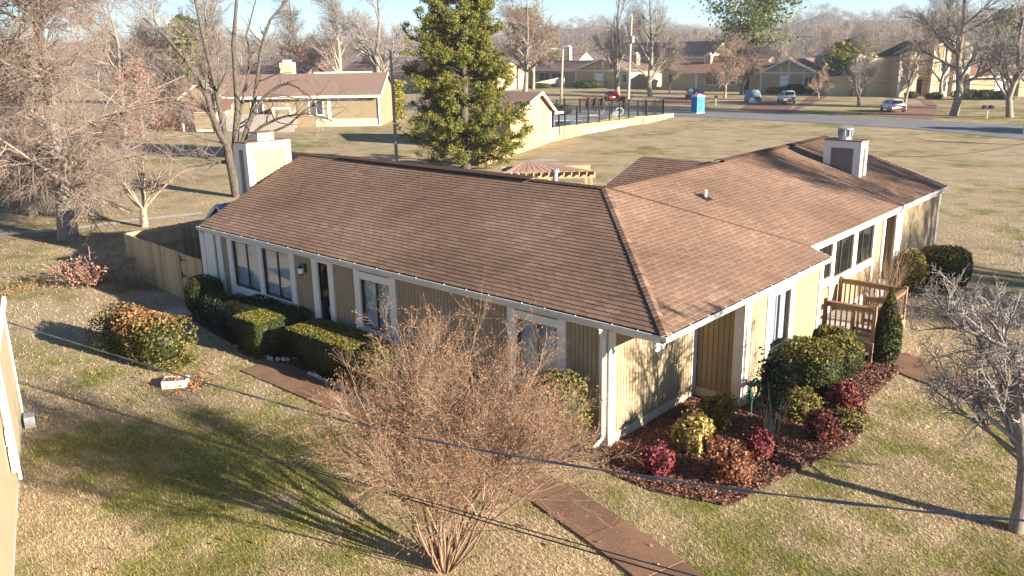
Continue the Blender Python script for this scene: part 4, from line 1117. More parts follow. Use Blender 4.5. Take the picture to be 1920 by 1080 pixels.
crownset(bt,'trunk',[(P0,R0,12)],'bark_grey',1); crownset(bt,'branches',[(P1,R1,6),(P2,R2,4)],'twig_brown',2); crownset(bt,'twigs',[(P3,R3,3),(P4,R4,3)],'twig_brown',3)
# low weeping tree behind it
wt = thing('weeping_tree','low weeping bare tree with brown hanging twigs behind the big trunk','tree',(*at(60,405)[:2],0))
P0=np.array([[(0,0,0),(.1,0,1.5),(.2,.2,3),(.2,.3,4.5)]],float); R0=np.array([[.2,.17,.13,.07]])
P1,R1=spawn(rng,P0,R0,22,.3,1,(50,85),(3,5.5),6,.5,rmax=.08,wob=.12,up=-.02,tip=.25,lt=.3)
P2,R2=spawn(rng,P1,R1,380,.1,1,(25,65),(1.2,2.6),5,.55,wob=.13,up=-.10,tip=.3,lt=.3)
P3,R3=spawn(rng,P2,R2,9000,.1,1,(20,70),(.6,1.4),4,.6,rmin=.008,rmax=.012,wob=.16,up=-.10,tip=.5,lt=.3)
crownset(wt,'trunk',[(P0,R0,9)],'bark_grey',1); crownset(wt,'branches',[(P1,R1,5),(P2,R2,4)],'twig_grey',2); crownset(wt,'twigs',[(P3,R3,3)],'twig_brown',3)

# dark many-stemmed tree behind the left chimney
x0,y0=-37.2,13.2
mt = thing('bare_tree','dark bare tree with several sunlit stems rising behind the left chimney','tree',(x0,y0,0))
rng=np.random.default_rng(14)
def path_at(pts,d0,d1):
    out=[]
    for i,(px,py) in enumerate(pts):
        q=atd(px,py,d0+(d1-d0)*i/(len(pts)-1)); out.append((q[0]-x0,q[1]-y0,q[2]))
    return out
DT=float((np.array([x0,y0,1.0])-CAM)@CF)
stems=[([(445,400),(442,350),(430,305),(424,270),(405,240),(392,190),(365,135),(320,75),(270,35)],.23,.05,DT,DT-1.5),
 ([(434,310),(425,260),(412,210),(401,150),(387,90),(372,30),(360,-40)],.15,.05,DT,DT-1),
 ([(446,390),(444,330),(440,270),(446,210),(443,150),(437,90),(441,20),(450,-60)],.20,.06,DT,DT+.6),
 ([(444,330),(458,260),(472,215),(481,160),(489,90),(505,40),(540,0),(560,-30)],.13,.04,DT,DT+1),
 ([(450,280),(463,235),(486,190),(520,162),(545,155),(580,180),(603,210)],.09,.03,DT,DT-1.0),
 ([(452,275),(485,240),(530,218),(575,212),(625,228)],.08,.02,DT,DT-1.5),
 ([(505,250),(540,235),(575,205),(600,190),(660,185)],.06,.02,DT-.3,DT-1),
 ([(430,305),(412,303),(388,298)],.09,.05,DT,DT-.6),
 ([(424,270),(390,210),(345,165),(300,135),(255,120)],.09,.02,DT,DT-2),
 ([(440,270),(455,190),(470,120),(462,60),(480,0)],.08,.03,DT,DT+1.5)]
sets=[];allP=[];allR=[]
for pts,ra_,rb_,da,db in stems:
    q=np.array(path_at(pts,da,db)); tt=np.linspace(0,1,len(q)); t8=np.linspace(0,1,12)
    P=np.stack([np.interp(t8,tt,q[:,i]) for i in range(3)],1)[None]+rng.normal(scale=.03,size=(1,12,3))*np.linspace(0,1,12)[None,:,None]; R=np.linspace(ra_*1.3,rb_*1.3,12)[None]
    sets.append((P,R,8)); allP.append(P); allR.append(R)
crownset(mt,'trunk',sets,'bark_dark',1)
AP=np.concatenate(allP);AR=np.concatenate(allR)
P2,R2=spawn(rng,AP,AR,110,.3,1,(25,70),(1.2,3.0),6,.5,rmax=.06,wob=.13,up=.04,tip=.25,lt=.4)
P3,R3=spawn(rng,P2,R2,420,.2,1,(25,70),(.5,1.3),4,.55,rmin=.009,wob=.16,up=.04,tip=.4,lt=.3)
P4,R4=spawn(rng,P3,R3,900,.2,1,(25,70),(.25,.7),3,.6,rmin=.007,rmax=.009,wob=.18,up=.03,tip=.5,lt=.3)
crownset(mt,'branches',[(P2,R2,5)],'bark_dark',2); crownset(mt,'twigs',[(P3,R3,3),(P4,R4,3)],'twig_grey',3)

# small pale tree behind the fence
st_=thing('bare_tree','small pale many-branched tree right behind the fence corner','tree',(-32.8,5.3,0))
rng=np.random.default_rng(15)
P0=np.array([[(0,0,0),(.02,0,.45),(0,.05,.9)]],float); R0=np.array([[.2,.16,.15]])
n1=8; a=rng.uniform(0,6.28,n1); P1,R1=grow_from(rng,np.tile([[0,.05,.85]],(n1,1)),unit(np.c_[np.cos(a)*.75,np.sin(a)*.75,np.ones(n1)]),rng.uniform(1.8,2.8,n1),rng.uniform(.05,.08,n1),6,.12,.02,.3)
P2,R2=spawn(rng,P1,R1,90,.3,1,(20,60),(.8,1.6),5,.55,wob=.15,tip=.3,up=.02)
P3,R3=spawn(rng,P2,R2,900,.2,1,(20,70),(.3,.8),3,.55,rmin=.007,wob=.18,tip=.5)
crownset(st_,'trunk',[(P0,R0,9),(P1,R1,6)],'bark_pale',1); crownset(st_,'branches',[(P2,R2,4)],'twig_tan',2); crownset(st_,'twigs',[(P3,R3,3)],'twig_brown',3)

# dead hydrangea clump by the fence, with a dark straggle beside it
db=thing('dry_bush','dry reddish brown leafless bush standing on the lawn left of the fence','bush',(-23.9,-1.05,0))
rng=np.random.default_rng(16)
n1=40; a=rng.uniform(0,6.28,n1); P1,R1=grow_from(rng,np.c_[rng.normal(scale=.25,size=(n1,2)),np.zeros(n1)],unit(np.c_[np.cos(a)*.8,np.sin(a)*.8,rng.uniform(.4,1.2,n1)]),rng.uniform(.9,1.7,n1),rng.uniform(.012,.02,n1),5,.16,.02,.5)
P2,R2=spawn(rng,P1,R1,260,.3,1,(20,70),(.2,.6),3,.7,rmin=.008,wob=.2,tip=.7)
M['twig_rust']=mat_attr('rust_brown_twigs',[(0,(.20,.10,.065)),(.5,(.32,.18,.12)),(1,(.45,.28,.20))],.95)
crownset(db,'stem',[(P1,R1,4),(P2,R2,3)],'twig_rust',1)
sel=rng.integers(0,260,900); C=P2[sel,-1]+rng.normal(scale=.05,size=(900,3)); C[:,2]=np.maximum(C[:,2],.03); link('dry_leaves',leaf_mesh('dry_leaves',rng,C,rng.normal(size=(900,3)),.065,M['leaf_pink'],.3),db)
db2=thing('dry_bush','dark low straggly bush in the shade against the tan fence','bush',(-22.3,-.25,0))
n1=60; a=rng.uniform(0,6.28,n1); P1,R1=grow_from(rng,np.c_[rng.normal(scale=.4,size=n1),rng.normal(scale=.2,size=n1),np.zeros(n1)],unit(np.c_[np.cos(a)*.9,np.sin(a)*.5,rng.uniform(.3,1.2,n1)]),rng.uniform(.5,1.1,n1),np.full(n1,.009),5,.2,-.03,.5)
P2,R2=spawn(rng,P1,R1,300,.2,1,(20,80),(.15,.5),3,.7,rmin=.005,wob=.2)
crownset(db2,'stem',[(P1,R1,3),(P2,R2,3)],'twig_grey',1)

# bare shrubs standing along the long wing
bs=thing('bare_shrub','thin bare twiggy shrub against the long wing behind the deck','shrub',(-.25,13.6,0))
rng=np.random.default_rng(17); n1=30; a=rng.uniform(0,6.28,n1); P1,R1=grow_from(rng,np.c_[rng.normal(scale=.12,size=n1),rng.normal(scale=.5,size=n1),np.zeros(n1)],unit(np.c_[np.cos(a)*.3,np.sin(a)*.4,np.ones(n1)]),rng.uniform(1.0,2.2,n1),np.full(n1,.012),5,.1,.02,.4)
P2,R2=spawn(rng,P1,R1,300,.3,1,(15,50),(.3,.8),3,.6,rmin=.005,wob=.15); crownset(bs,'stem',[(P1,R1,4),(P2,R2,3)],'twig_tan',1)

# the tall cedar beyond the ridge
cx,cy=at(874,322)[:2]
ced=thing('cedar_tree','tall dense olive-green cedar standing behind the middle of the roof','tree',(cx,cy,0))
rng=np.random.default_rng(18)
H=13.0
P0=np.array([[(0,0,0),(-.1,0,3),(.05,.1,6),(0,0,9),(.1,0,11.5),(.1,.1,H)]],float); R0=np.array([[.36,.3,.24,.17,.1,.03]])
crownset(ced,'trunk',[(P0,R0,9)],'bark_dark',1)
nb=200; zz=np.linspace(.9,H-.3,nb)+rng.normal(scale=.15,size=nb)
def prof(z): return np.interp(z,[0,1.0,2.2,3.2,4.5,6,8,9.5,11,12,13],[2.6,3.6,4.3,4.0,3.3,3.4,3.1,2.6,1.7,.95,.2])
az=rng.uniform(0,2*math.pi,nb)
CRh=CR[:2]/np.linalg.norm(CR[:2])   # sideways direction the crown is lopsided along
side=np.cos(az)*CRh[0]+np.sin(az)*CRh[1]
LB=prof(zz)*1.06*rng.uniform(.66,1.1,nb)
LB*=np.where((zz>6)&(zz<10.8)&(side<-.5),1.22,1.0)*np.where((zz>4.0)&(zz<5.8)&(side<-.3),.85,1)*np.where((zz<4.2)&(side>.3),1.18,1)*np.where((zz>6)&(side>.3),.85,1)
d=unit(np.c_[np.cos(az),np.sin(az),np.full(nb,.12)+.25*(zz/H)])
pos=np.c_[np.zeros((nb,2)),zz-LB*.12]
PB,RB_=grow_from(rng,pos,d,LB,np.full(nb,.06),7,.09,.03,.25)
PS,RS=spawn(rng,PB,RB_,1900,.25,1,(20,65),(.5,1.25),4,.5,rmin=.008,wob=.15,up=.05,tip=.4,lt=.35)
crownset(ced,'branches',[(PB,RB_,5),(PS,RS,3)],'bark_dark',2)
nl=150000
pi=rng.integers(0,len(PS),nl); t=rng.uniform(.15,1,nl)*3; i0=np.minimum(t.astype(int),2); f=(t-i0)[:,None]
base=PS[pi,i0]*(1-f)+PS[pi,i0+1]*f
C=base+rng.normal(scale=1,size=(nl,3))*np.array([.12,.12,.085])
cen=np.c_[np.zeros((nl,2)),base[:,2]]; outw=unit(base-cen+np.array([0,0,.8]))
bv=rng.random(len(PS)); val=np.clip(.55*bv[pi]+.45*rng.random(nl),0,1)
link('crown',leaf_mesh('crown',rng,C,outw,.078,M['leaf_cedar'],.45,val,2.0),ced)
sel=rng.choice(nl,4200,replace=False); tipsel=pi[sel]; C2=PS[tipsel,-1]+rng.normal(scale=.10,size=(4200,3)); link('rusty_cones',leaf_mesh('rusty_cones',rng,C2,rng.normal(size=(4200,3)),.08,M['leaf_cedar_rust'],.3,None,1.6),ced)

# ---------------------------------------------------------------- neighbour's wall at the left edge
A_=np.array([-12.75,-7.35]); Bv=np.array([-6.2,-9.785])-A_; Lw=np.linalg.norm(Bv); ux=Bv/Lw
nb_=thing('neighbour_house','pale sunlit end wall of the neighbouring house cut off at the left edge','house',(A_[0],A_[1],0),math.atan2(ux[1],ux[0]))
# local: x along the wall towards the camera, +y = side facing the big house
M['cream_wall']=mat_plain('cream_wall',(.37,.295,.185),.8,.08,1.0)
mb=MB(); mb.box(0,-6,.3,14,0,3.0); mb.build('wall',M['cream_wall'],nb_)
mb=MB(); mb.box(0,-5.98,0,14,-.03,.3); mb.build('foundation',M['concrete'],nb_)
mb=MB(); mb.box(-.02,-.2,.25,.14,.03,3.0); mb.box(3.2,-.1,.25,3.36,.025,3.0); mb.box(.14,.0,2.75,14,.02,3.0); mb.build('trim_board',M['trim'],nb_)
mb=MB(); mb.slab([(0,.02,3.0),(14,.02,3.0),(14,-3,4.1),(0,-3,4.1)],(0,0,.06)); mb.slab([(14,-6.0,3.0),(0,-6.0,3.0),(0,-3,4.1),(14,-3,4.1)],(0,0,.06)); mb.slab([(0,-.1,3),(0,-5.9,3),(0,-3,4.1)],(.1,0,0)); mb.build('roof',M['ridge'],nb_)
mb=MB(); mb.box(-.06,.03,2.86,14,.10,3.0); mb.build('gutter',M['white'],nb_)
mb=MB(); mb.box(4.6,.03,.9,4.9,.14,1.35); mb.box(4.62,.03,1.42,4.88,.12,1.7); mt_=mb.build('meter_box',M['white'],nb_)
mb=MB(); mb.tube([(4.75,.06,1.7),(4.75,.06,2.9),(4.75,.1,3.5)],.03,6); mb.tube([(3.9,.05,.3),(3.9,.05,2.2)],.035,6); mb.build('conduit',M['trim'],nb_)
ac=thing('air_conditioner','small grey utility box on the grass beside the left edge wall','utility box',(*at(46,800)[:2],0),math.atan2(ux[1],ux[0]))
mb=MB(); mb.box(-.16,.02,0,.16,.24,.26); mb.build('casing',M['metal'],ac)
mb=MB()
for i in range(6): mb.box(-.14,.24,.03+i*.036,.14,.246,.048+i*.036)
mb.build('louvre',M['black'],ac)

# overhead service wires
M['wire_grey']=mat_plain('wire_sheath',(.13,.13,.135),.45,.4,20)
def wire(name,label,pts3,sag,r,twist=False):
    P=np.array([np.array(p) for p in pts3]); a,b=P[0],P[-1]; n=48
    root=thing(name,label,'wire',tuple(a))
    s_=np.r_[0,np.cumsum(np.linalg.norm(np.diff(P,axis=0),axis=1))]; s_/=s_[-1]
    def pt(t):
        q=np.array([np.interp(t,s_,P[:,k]) for k in range(3)])
        if len(P)>2:      # smooth through the measured points
            q=np.mean([[np.interp(min(1,max(0,t+o_)),s_,P[:,k]) for k in range(3)] for o_ in (-.05,-.025,0,.025,.05)],axis=0) if .05<t<.95 else q
        return q-a-np.array([0,0,sag*4*t*(1-t)])
    line=[tuple(pt(i/n)) for i in range(n+1)]
    mb=MB(); mb.tube(line,r,6); mb.build('cable',M['wire_grey'] if twist else M['black'],root)
    if twist:
        d=(b-a)/np.linalg.norm(b-a); s=np.cross(d,[0,0,1]); u=np.cross(s,d)
        n2=160
        for ph in (0,math.pi):
            ln=[]
            for i in range(n2+1):
                t=i/n2; q=pt(t); w=ph+t*70
                ln.append(tuple(q+(s*math.cos(w)+u*math.sin(w))*r*1.35))
            mb=MB(); mb.tube(ln,r*.75,5); mb.build('strand',M['wire_grey'],root)
    return root
SD=[(-60,578),(0,600),(180,655),(370,714),(640,789),(800,826),(960,855),(1120,881),(1280,904),(1560,943),(1740,960),(1990,982)]
SDP=[atd(x,y,1/(.0455+(.143-.0455)*(x+60)/2050)) for x,y in SD]
wire('service_drop','thick twisted black service cable crossing the photo from left to right',SDP,0,.0085,True)
wa=atd(-60,688,21.0); wb=atd(1420,1125,8.5)
wire('telephone_wire','thin dark wire running from the left edge down through the crape myrtle',(wa,wb),.05,.009)
wa=atd(-60,684,21.2); wb=atd(1450,1120,8.2)
wire('telephone_wire','second thin wire just beside the one through the crape myrtle',(wa,wb),.09,.007)
wa=atd(1665,292,42); wb=atd(1960,258,46)
wire('utility_wire','thin dark wire over the far lawn behind the right chimney',(wa,wb),.35,.018)

# ---------------------------------------------------------------- pergola and garden bits behind the ridge
px_,py_=at(1030,330,2.5)[:2]
per=thing('pergola','timber pergola with radiating rafters just behind the roof ridge','pergola',(px_,py_,0),math.atan2(CR[1],CR[0]))
M['pine']=mat_attr('new_pine_lumber',[(0,(.42,.27,.13)),(1,(.52,.37,.21))],.8,8,.2)
M['pink_wood']=mat_attr('sunlit_planks',[(0,(.36,.21,.15)),(1,(.44,.29,.22))],.8,6,.25)
mb=MB(); mb.beam((-2.2,0,2.5),(2.1,0,2.5),.06,.22); mb.beam((-2.2,2.6,2.5),(2.1,2.6,2.5),.06,.22); mb.build('beam',M['pine'],per)
for (a,b_) in ((-2.0,0),(1.9,0),(-2.0,2.6),(1.9,2.6),(0,0)):
    mb=MB(); mb.box(a-.07,b_-.07,0,a+.07,b_+.07,2.4); mb.build('post',M['pine'],per)
for i in range(13):
    x=-2.1+i*.345; mb=MB(); mb.beam((x,-.22,2.62),(-.9+(x+.9)*.12,2.7,2.78),.05,.16); mb.build('rafter',M['pine'],per)
for i in range(12):
    x=-2.1+i*.345; x2=x+.345
    mb=MB(); mb.slab([(x+.04,-.1,2.72),(x2-.04,-.1,2.72),(-.9+(x2+.9)*.12,2.7,2.88),(-.9+(x+.9)*.12,2.7,2.88)],(0,0,-.03)); mb.build('cover_plank',M['pink_wood'],per)
mb=MB(); mb.beam((-.9,2.7,2.8),(2.9,2.7,2.72),.2,.05); mb.build('edge_board',M['deck'],per)
q=at(1107,342); o=thing('garden_stake','short wooden stake standing on the lawn right of the pergola','stake',(q[0],q[1],0)); mb=MB(); mb.beam((0,0,0),(.02,0,.75),.08,.08); mb.lathe((0.02,0,.75),[(.05,0),(.02,.08)],4); mb.build('post',M['pine'],o)
# wooden pole
q=at(744,306); po=thing('wooden_pole','tall bare wooden pole standing left of the cedar','pole',(q[0],q[1],0)); mb=MB(); mb.tube([(0,0,0),(0,0,4),(-.1,.06,8.1)],[.125,.11,.09],10); M['pole']=mat_plain('weathered_pole',(.36,.31,.23),.9,.2,3,stretch=(6,6,.5)); mb.build('pole_shaft',M['pole'],po)

# ---------------------------------------------------------------- pool
a=at(905,312)[:2]; b=at(1034,266)[:2]; c_=at(1160,238)[:2]; e=at(1254,222)[:2]; b0=at(1254,214)[:2]
pw=thing('pool_wall','long yellow retaining wall under the black pool railing','wall',(b[0],b[1],0))
WP=[a,b,c_,at(1215,231)[:2],e]; WT=[1.25,1.22,.98,.75,.5]
mb=MB()
for i in range(len(WP)-1):
    p0,p1=WP[i]-b,WP[i+1]-b; d=(p1-p0)/np.linalg.norm(p1-p0); nrm=np.array([-d[1],d[0]])*.3
    V=[(*p0,0),(*p1,0),(*(p1+nrm),0),(*(p0+nrm),0),(*p0,WT[i]),(*p1,WT[i+1]),(*(p1+nrm),WT[i+1]),(*(p0+nrm),WT[i])]
    mb.quadmesh(V,[(0,3,2,1),(4,5,6,7),(0,1,5,4),(2,3,7,6)]+([(3,0,4,7)] if i==0 else [])+([(1,2,6,5)] if i==len(WP)-2 else []),.5)
M['yellow_wall']=mat_plain('yellow_painted_wall',(.43,.315,.145),.85,.14,.7,bmp=.1,stretch=(1,1,.3))
mb.build('wall_body',M['yellow_wall'],pw)
mb=MB()
for t in np.linspace(.12,.95,8):
    i=1; q=(WP[1]-b)*(1-t)+(WP[3]-b)*t; dd=(WP[3]-WP[1]); dd/=np.linalg.norm(dd); n_=np.array([dd[1],-dd[0]]); h=np.interp(t,[0,1],[1.2,.78])
    mb.obox((q[0]-n_[0]*.02,q[1]-n_[1]*.02,h/2),.12,.06,h-.02,math.atan2(dd[1],dd[0]))
mb.build('pilaster',M['yellow_wall'],pw)
# deck paving and water held up by the wall
dirw=(e-b)/np.linalg.norm(e-b); inn=np.array([-dirw[1],dirw[0]])
def pp(u,v): return b+dirw*u+inn*v
PD=[pp(-.1,.32),pp(29,.32),pp(29,14),pp(14,12),pp(-.1,9)]
mb=MB(); mb.prism([tuple(p) for p in PD],.0,.42); setting(mb.build('pool_deck',mat_plain('pool_deck_concrete',(.34,.325,.31),.9,.1,.7)))
pool=[at(*q,.43)[:2] for q in ((1038,247),(1072,240),(1112,229),(1094,226),(1038,226.5))]
mw,nt,p=new_mat('pool_water'); p.inputs['Base Color'].default_value=(.05,.16,.21,1); p.inputs['Roughness'].default_value=.06; n_=noise(nt,3,3); bump(nt,p,n_.outputs['Fac'],.08,.02); M['water']=mw
mb=MB(); mb.quadmesh([(*q,.432) for q in pool],[tuple(range(5))]); setting(mb.build('pool_water',M['water']))
mb=MB()
for i in range(5):
    q0,q1=pool[i],pool[(i+1)%5]; mb.beam((*q0,.44),(*q1,.44),.3,.06)
setting(mb.build('pool_coping',M['white']))
# iron railing on the wall and round the far side
fe=thing('pool_railing','black metal railing enclosing the swimming pool','railing',(b[0],b[1],0))
def iron(p0,p1,z0,z1,h=1.6,every=2.2):
    p0=np.array(p0)-b;p1=np.array(p1)-b;L=np.linalg.norm(p1-p0);n=max(1,round(L/every))
    pt=lambda t:(*(p0+(p1-p0)*t),z0+(z1-z0)*t)
    for i in range(n+1):
        q=Vector(pt(i/n)); mb=MB(); mb.beam(q,q+Vector((0,0,h+.12)),.12,.12); mb.build('post',M['black'],fe)
    for hh in (.1,h-.08,h):
        mb=MB(); mb.beam(Vector(pt(0))+Vector((0,0,hh)),Vector(pt(1))+Vector((0,0,hh)),.035,.035); mb.build('rail',M['black'],fe)
    k=int(L/.16); mb=MB()
    for i in range(1,k):
        q=Vector(pt(i/k)); mb.beam(q,q+Vector((0,0,h)),.022,.022)
    setting(mb.build('pickets',M['black'],fe),'stuff')
f1=WP[1]+inn*.15+dirw*.5; f2=pp(25.5,.2)
iron(f1,f2,1.2,.52); iron(f2,pp(25.5,13),.45,.42); iron(pp(25.5,13),pp(14,11.7),.42,.42); iron(pp(14,11.7),pp(.2,8.9),.42,.42)
# pool house
ph=thing('pool_house','yellow gabled pool house with brown roof next to the cedar','house',(b[0],b[1],0),math.atan2(dirw[1],dirw[0]))
# local x along the railing wall, y into the pool yard; gable faces -y?  front gable spans x from -7.0 to 0
zt=2.75;pk=4.35;w0=-6.6
mb=MB(); mb.box(w0,0.05,0,-.05,9,zt); mb.slab([(w0,.05,zt),(-.05,.05,zt),(-2.1,.05,pk-.1)],(0,.15,0)); mb.slab([(w0,8.85,zt),(-.05,8.85,zt),(-2.1,8.85,pk-.1)],(0,.15,0)); mb.build('wall',M['yellow_wall'],ph)
mb=MB(); mb.slab([(w0-.35,-.35,zt-.15),(-2.1,-.35,pk),(-2.1,9.3,pk),(w0-.35,9.3,zt-.15)][::-1],(0,0,.1)); mb.slab([(-2.1,-.35,pk),(.35,-.35,zt-.22),(.35,9.3,zt-.22),(-2.1,9.3,pk)][::-1],(0,0,.1)); mb.build('roof',mat_attr('far_shingle',[(0,(.18,.115,.088)),(1,(.21,.138,.105))],.95,6,.2),ph)
M['far_roof']=bpy.data.materials['far_shingle']
mb=MB(); mb.beam((w0-.4,-.37,zt-.12),(-2.1,-.37,pk+.03),.05,.24); mb.beam((-2.1,-.37,pk+.03),(.4,-.37,zt-.2),.05,.24); mb.box(-4.9,-.0,3.1,-2.2,.05,3.28); mb.box(-2.25,-.02,0.0,-2.05,.05,pk-.2); mb.box(-.2,-.02,0,-.0,.05,zt); mb.box(.2,-.3,zt-.35,1.7,-.12,zt-.17); mb.build('trim_board',M['trim'],ph)
mb=MB(); mb.box(.2,-.12,zt-.3,1.7,8,zt-.22); mb.build('porch_roof',M['far_roof'],ph)
for y in (.1,4,8):
    mb=MB(); mb.box(1.5,y-.06,.42,1.62,y+.06,zt-.3); mb.build('porch_post',M['black'],ph)
mb=MB(); mb.box(-4.6,3.0,3.55,-3.4,3.8,3.75); mb.build('roof_vent',M['white'],ph)
# pool furniture, seen small through the railing
for i,(px,py) in enumerate([(1043,222),(1060,222)]):
    q=at(px,py); shrub('potted_bush','round dark bush by the far pool edge, '+('left one of the pair' if i==0 else 'right one of the pair'),q[0],q[1],.75,.75,1.6,'leaf_hedge',500,.16,2.2,z0=.42,seed=60+i)
for i,px in enumerate([1104,1117,1130,1172]):
    q=at(px,222.5); u=thing('closed_umbrella',['dark folded pool umbrella, leftmost behind the railing','dark folded pool umbrella, second from left behind the railing','dark folded pool umbrella, third from left behind the railing','dark folded pool umbrella, farthest right behind the railing'][i],'umbrella',(q[0],q[1],.42),0,'folded umbrellas round the pool')
    mb=MB(); mb.tube([(0,0,0),(0,0,2.2)],.025,6); mb.build('pole_shaft',M['metal'],u)
    mb=MB(); mb.lathe((0,0,.7),[(.3,0),(.42,.3),(.34,.8),(.06,1.4)],10); mb.build('canopy',M['soil'],u)
for i,(px,py) in enumerate([(1116,228),(1150,231)]):
    q=at(px,py); u=thing('sun_lounger',['white reclined lounger near the pool corner','white lounger near the middle of the railing'][i],'lounger',(q[0],q[1],.42),rad(40+70*i))
    mb=MB(); mb.box(-.9,-.3,.28,.4,.3,.33); mb.slab([(.4,-.3,.3),(.4,.3,.3),(1.0,.3,.75),(1.0,-.3,.75)],(0,0,.05)); mb.build('seat',M['white'],u)
    for (x,y) in ((-.8,.25),(-.8,-.25),(.35,.25),(.35,-.25)): mb=MB(); mb.box(x-.03,y-.03,0,x+.03,y+.03,.28); mb.build('leg',M['white'],u)
q=at(1161,229); u=thing('life_ring','white life ring hanging on the pool railing','life ring',(q[0],q[1],.42)); mb=MB(); mb.tube([(.38*math.cos(t)*CR[0]/.9,.38*math.cos(t)*CR[1]/.9,.75+.38*math.sin(t)) for t in np.linspace(0,6.283,17)],.07,6); mb.build('ring',M['white'],u); mb=MB(); mb.tube([(0,.1,0),(0,.1,1.2)],.03,6); mb.build('post',M['metal'],u)
# gravel patch below the wall
C=[at(x,y)[:2] for x,y in [(985,305),(1010,298),(1040,299),(1062,306),(1030,312),(1000,312)]]
sheet('gravel_patch',C,.02,mat_plain('gravel',(.30,.29,.27),1,.3,3))

# ---------------------------------------------------------------- far houses
M['far_tan']=mat_plain('far_tan_wall',(.45,.345,.205),.85,.08,.4)
M['far_gold']=mat_plain('far_gold_wall',(.25,.188,.112),.85,.08,.4)
M['far_dark_roof']=mat_plain('far_dark_roof',(.055,.038,.038),.95,.2,.5)
M['far_red_roof']=mat_plain('far_red_roof',(.21,.11,.075),.95,.15,.5)
def frame(A,B):
    A=np.array(A[:2]);B=np.array(B[:2]);d=B-A;return (A[0],A[1],0),math.atan2(d[1],d[0]),float(np.linalg.norm(d))
def fwin(h,x0,x1,z0,z1,y=-.02,mull=1,mat='glass'):
    """window on a front wall: frame with panes"""
    mb=MB();t=.13
    mb.box(x0-t,y-.03,z0-t,x0,y+.02,z1+t);mb.box(x1,y-.03,z0-t,x1+t,y+.02,z1+t);mb.box(x0,y-.03,z1,x1,y+.02,z1+t);mb.box(x0,y-.03,z0-t,x1,y+.02,z0)
    for i in range(1,mull+1): xm=x0+(x1-x0)*i/(mull+1); mb.box(xm-.04,y-.02,z0,xm+.04,y+.02,z1)
    w=mb.build('window',M['trim'],h)
    mb=MB(); mb.box(x0,y-.005,z0,x1,y+.015,z1); mb.build('pane',M[mat],w); return w
def ftrim(h,*boxes):
    for bx in boxes: mb=MB(); mb.box(*bx); mb.build('trim_board',M['trim'],h)
def fchim(h,x,y,z0,z1,w=1.3,d=.8):
    mb=MB(); mb.box(x,y,z0,x+w,y+d,z1); c=mb.build('chimney',M['far_tan'],h)
    mb=MB()
    for xa in (x-.02,x+w-.16): mb.box(xa,y-.03,z0,xa+.18,y+.02,z1); mb.box(xa,y+d-.02,z0,xa+.18,y+d+.03,z1)
    mb.box(x+.16,y-.03,z1-.2,x+w-.16,y+.02,z1); mb.box(x+.3,y+.2,z1,x+w-.3,y+d-.2,z1+.3); mb.build('chimney_trim',M['trim'],c)

# left house with fence and lean-to
loc,rz,L=frame(at(285,242),at(714,236))
h=thing('ranch_house','tan house with low pinkish brown roof behind the pale slat fence at left','house',loc,rz)
ze=3.35;zr=5.55
mb=MB(); mb.box(0,0,.0,L,9,ze); mb.slab([(L-.1,0,ze),(L-.1,9,ze),(L-.1,4.5,zr-.1)],(.1,0,0)); mb.slab([(0,0,ze),(0,9,ze),(0,4.5,zr-.1)],(.1,0,0)); mb.build('wall',M['far_gold'],h)
mb=MB(); mb.box(L*.72,-.03,0,L-.05,0,.85); mb.build('foundation',M['fdn'],h)
mb=MB(); mb.slab([(-.4,-.55,ze-.1),(L+.3,-.55,ze-.1),(L+.3,4.5,zr),(-.4,4.5,zr)],(0,0,.12)); mb.slab([(L+.3,9.5,ze-.1),(-.4,9.5,ze-.1),(-.4,4.5,zr),(L+.3,4.5,zr)],(0,0,.12)); mb.build('roof',M['far_roof'],h)
mb=MB(); mb.box(-.4,-.62,ze-.22,L+.3,-.55,ze+.05); mb.beam((L+.32,-.55,ze-.05),(L+.32,4.5,zr+.05),.05,.25); mb.box(L*.68,4.4,zr+.1,L*.94,4.6,zr+.25); mb.build('fascia',M['trim'],h)
ftrim(h,(L-.25,-.04,0,L+.04,.02,ze),(L*.775,-.04,.85,L*.79,.0,ze))
fwin(h,L*.70,L*.755,1.35,2.75,mull=1); fwin(h,L*.447,L*.495,.9,3.0,mull=1); fwin(h,L*.30,L*.36,1.2,2.9,mull=1)
for t in (.56,.66,.76):
    mb=MB(); mb.box(L*t,2.6,4.55,L*t+.25,2.85,4.85); mb.build('roof_vent',M['black'],h)
# cross gable and chimney on the left part
x0c,x1c=L*.16,L*.34; xmc=(x0c+x1c)/2
mb=MB(); mb.box(x0c,-.9,0,x1c,0,ze); mb.slab([(x0c,-.9,ze),(x1c,-.9,ze),(xmc,-.9,ze+1.5)],(0,3,0)); mb.build('cross_wall',M['far_gold'],h)
mb=MB(); mb.slab([(x0c-.3,-1.2,ze-.1),(xmc,-1.2,ze+1.6),(xmc,4.4,ze+1.6),(x0c-.3,4.4,ze-.1)][::-1],(0,0,.12)); mb.slab([(xmc,-1.2,ze+1.6),(x1c+.3,-1.2,ze-.1),(x1c+.3,4.4,ze-.1),(xmc,4.4,ze+1.6)][::-1],(0,0,.12)); mb.build('cross_roof',M['far_roof'],h)
mb=MB(); mb.beam((x0c-.3,-1.22,ze-.05),(xmc,-1.22,ze+1.68),.06,.25); mb.beam((xmc,-1.22,ze+1.68),(x1c+.3,-1.22,ze-.05),.06,.25); mb.build('fascia',M['trim'],h)
fchim(h,L*.52,5.5,4.6,6.9,1.5,1.0)
mb=MB(); mb.tube([(L-.1,-.10,ze-.1),(L-.1,-.10,.2)],.06,6); mb.build('downspout',M['trim'],h)
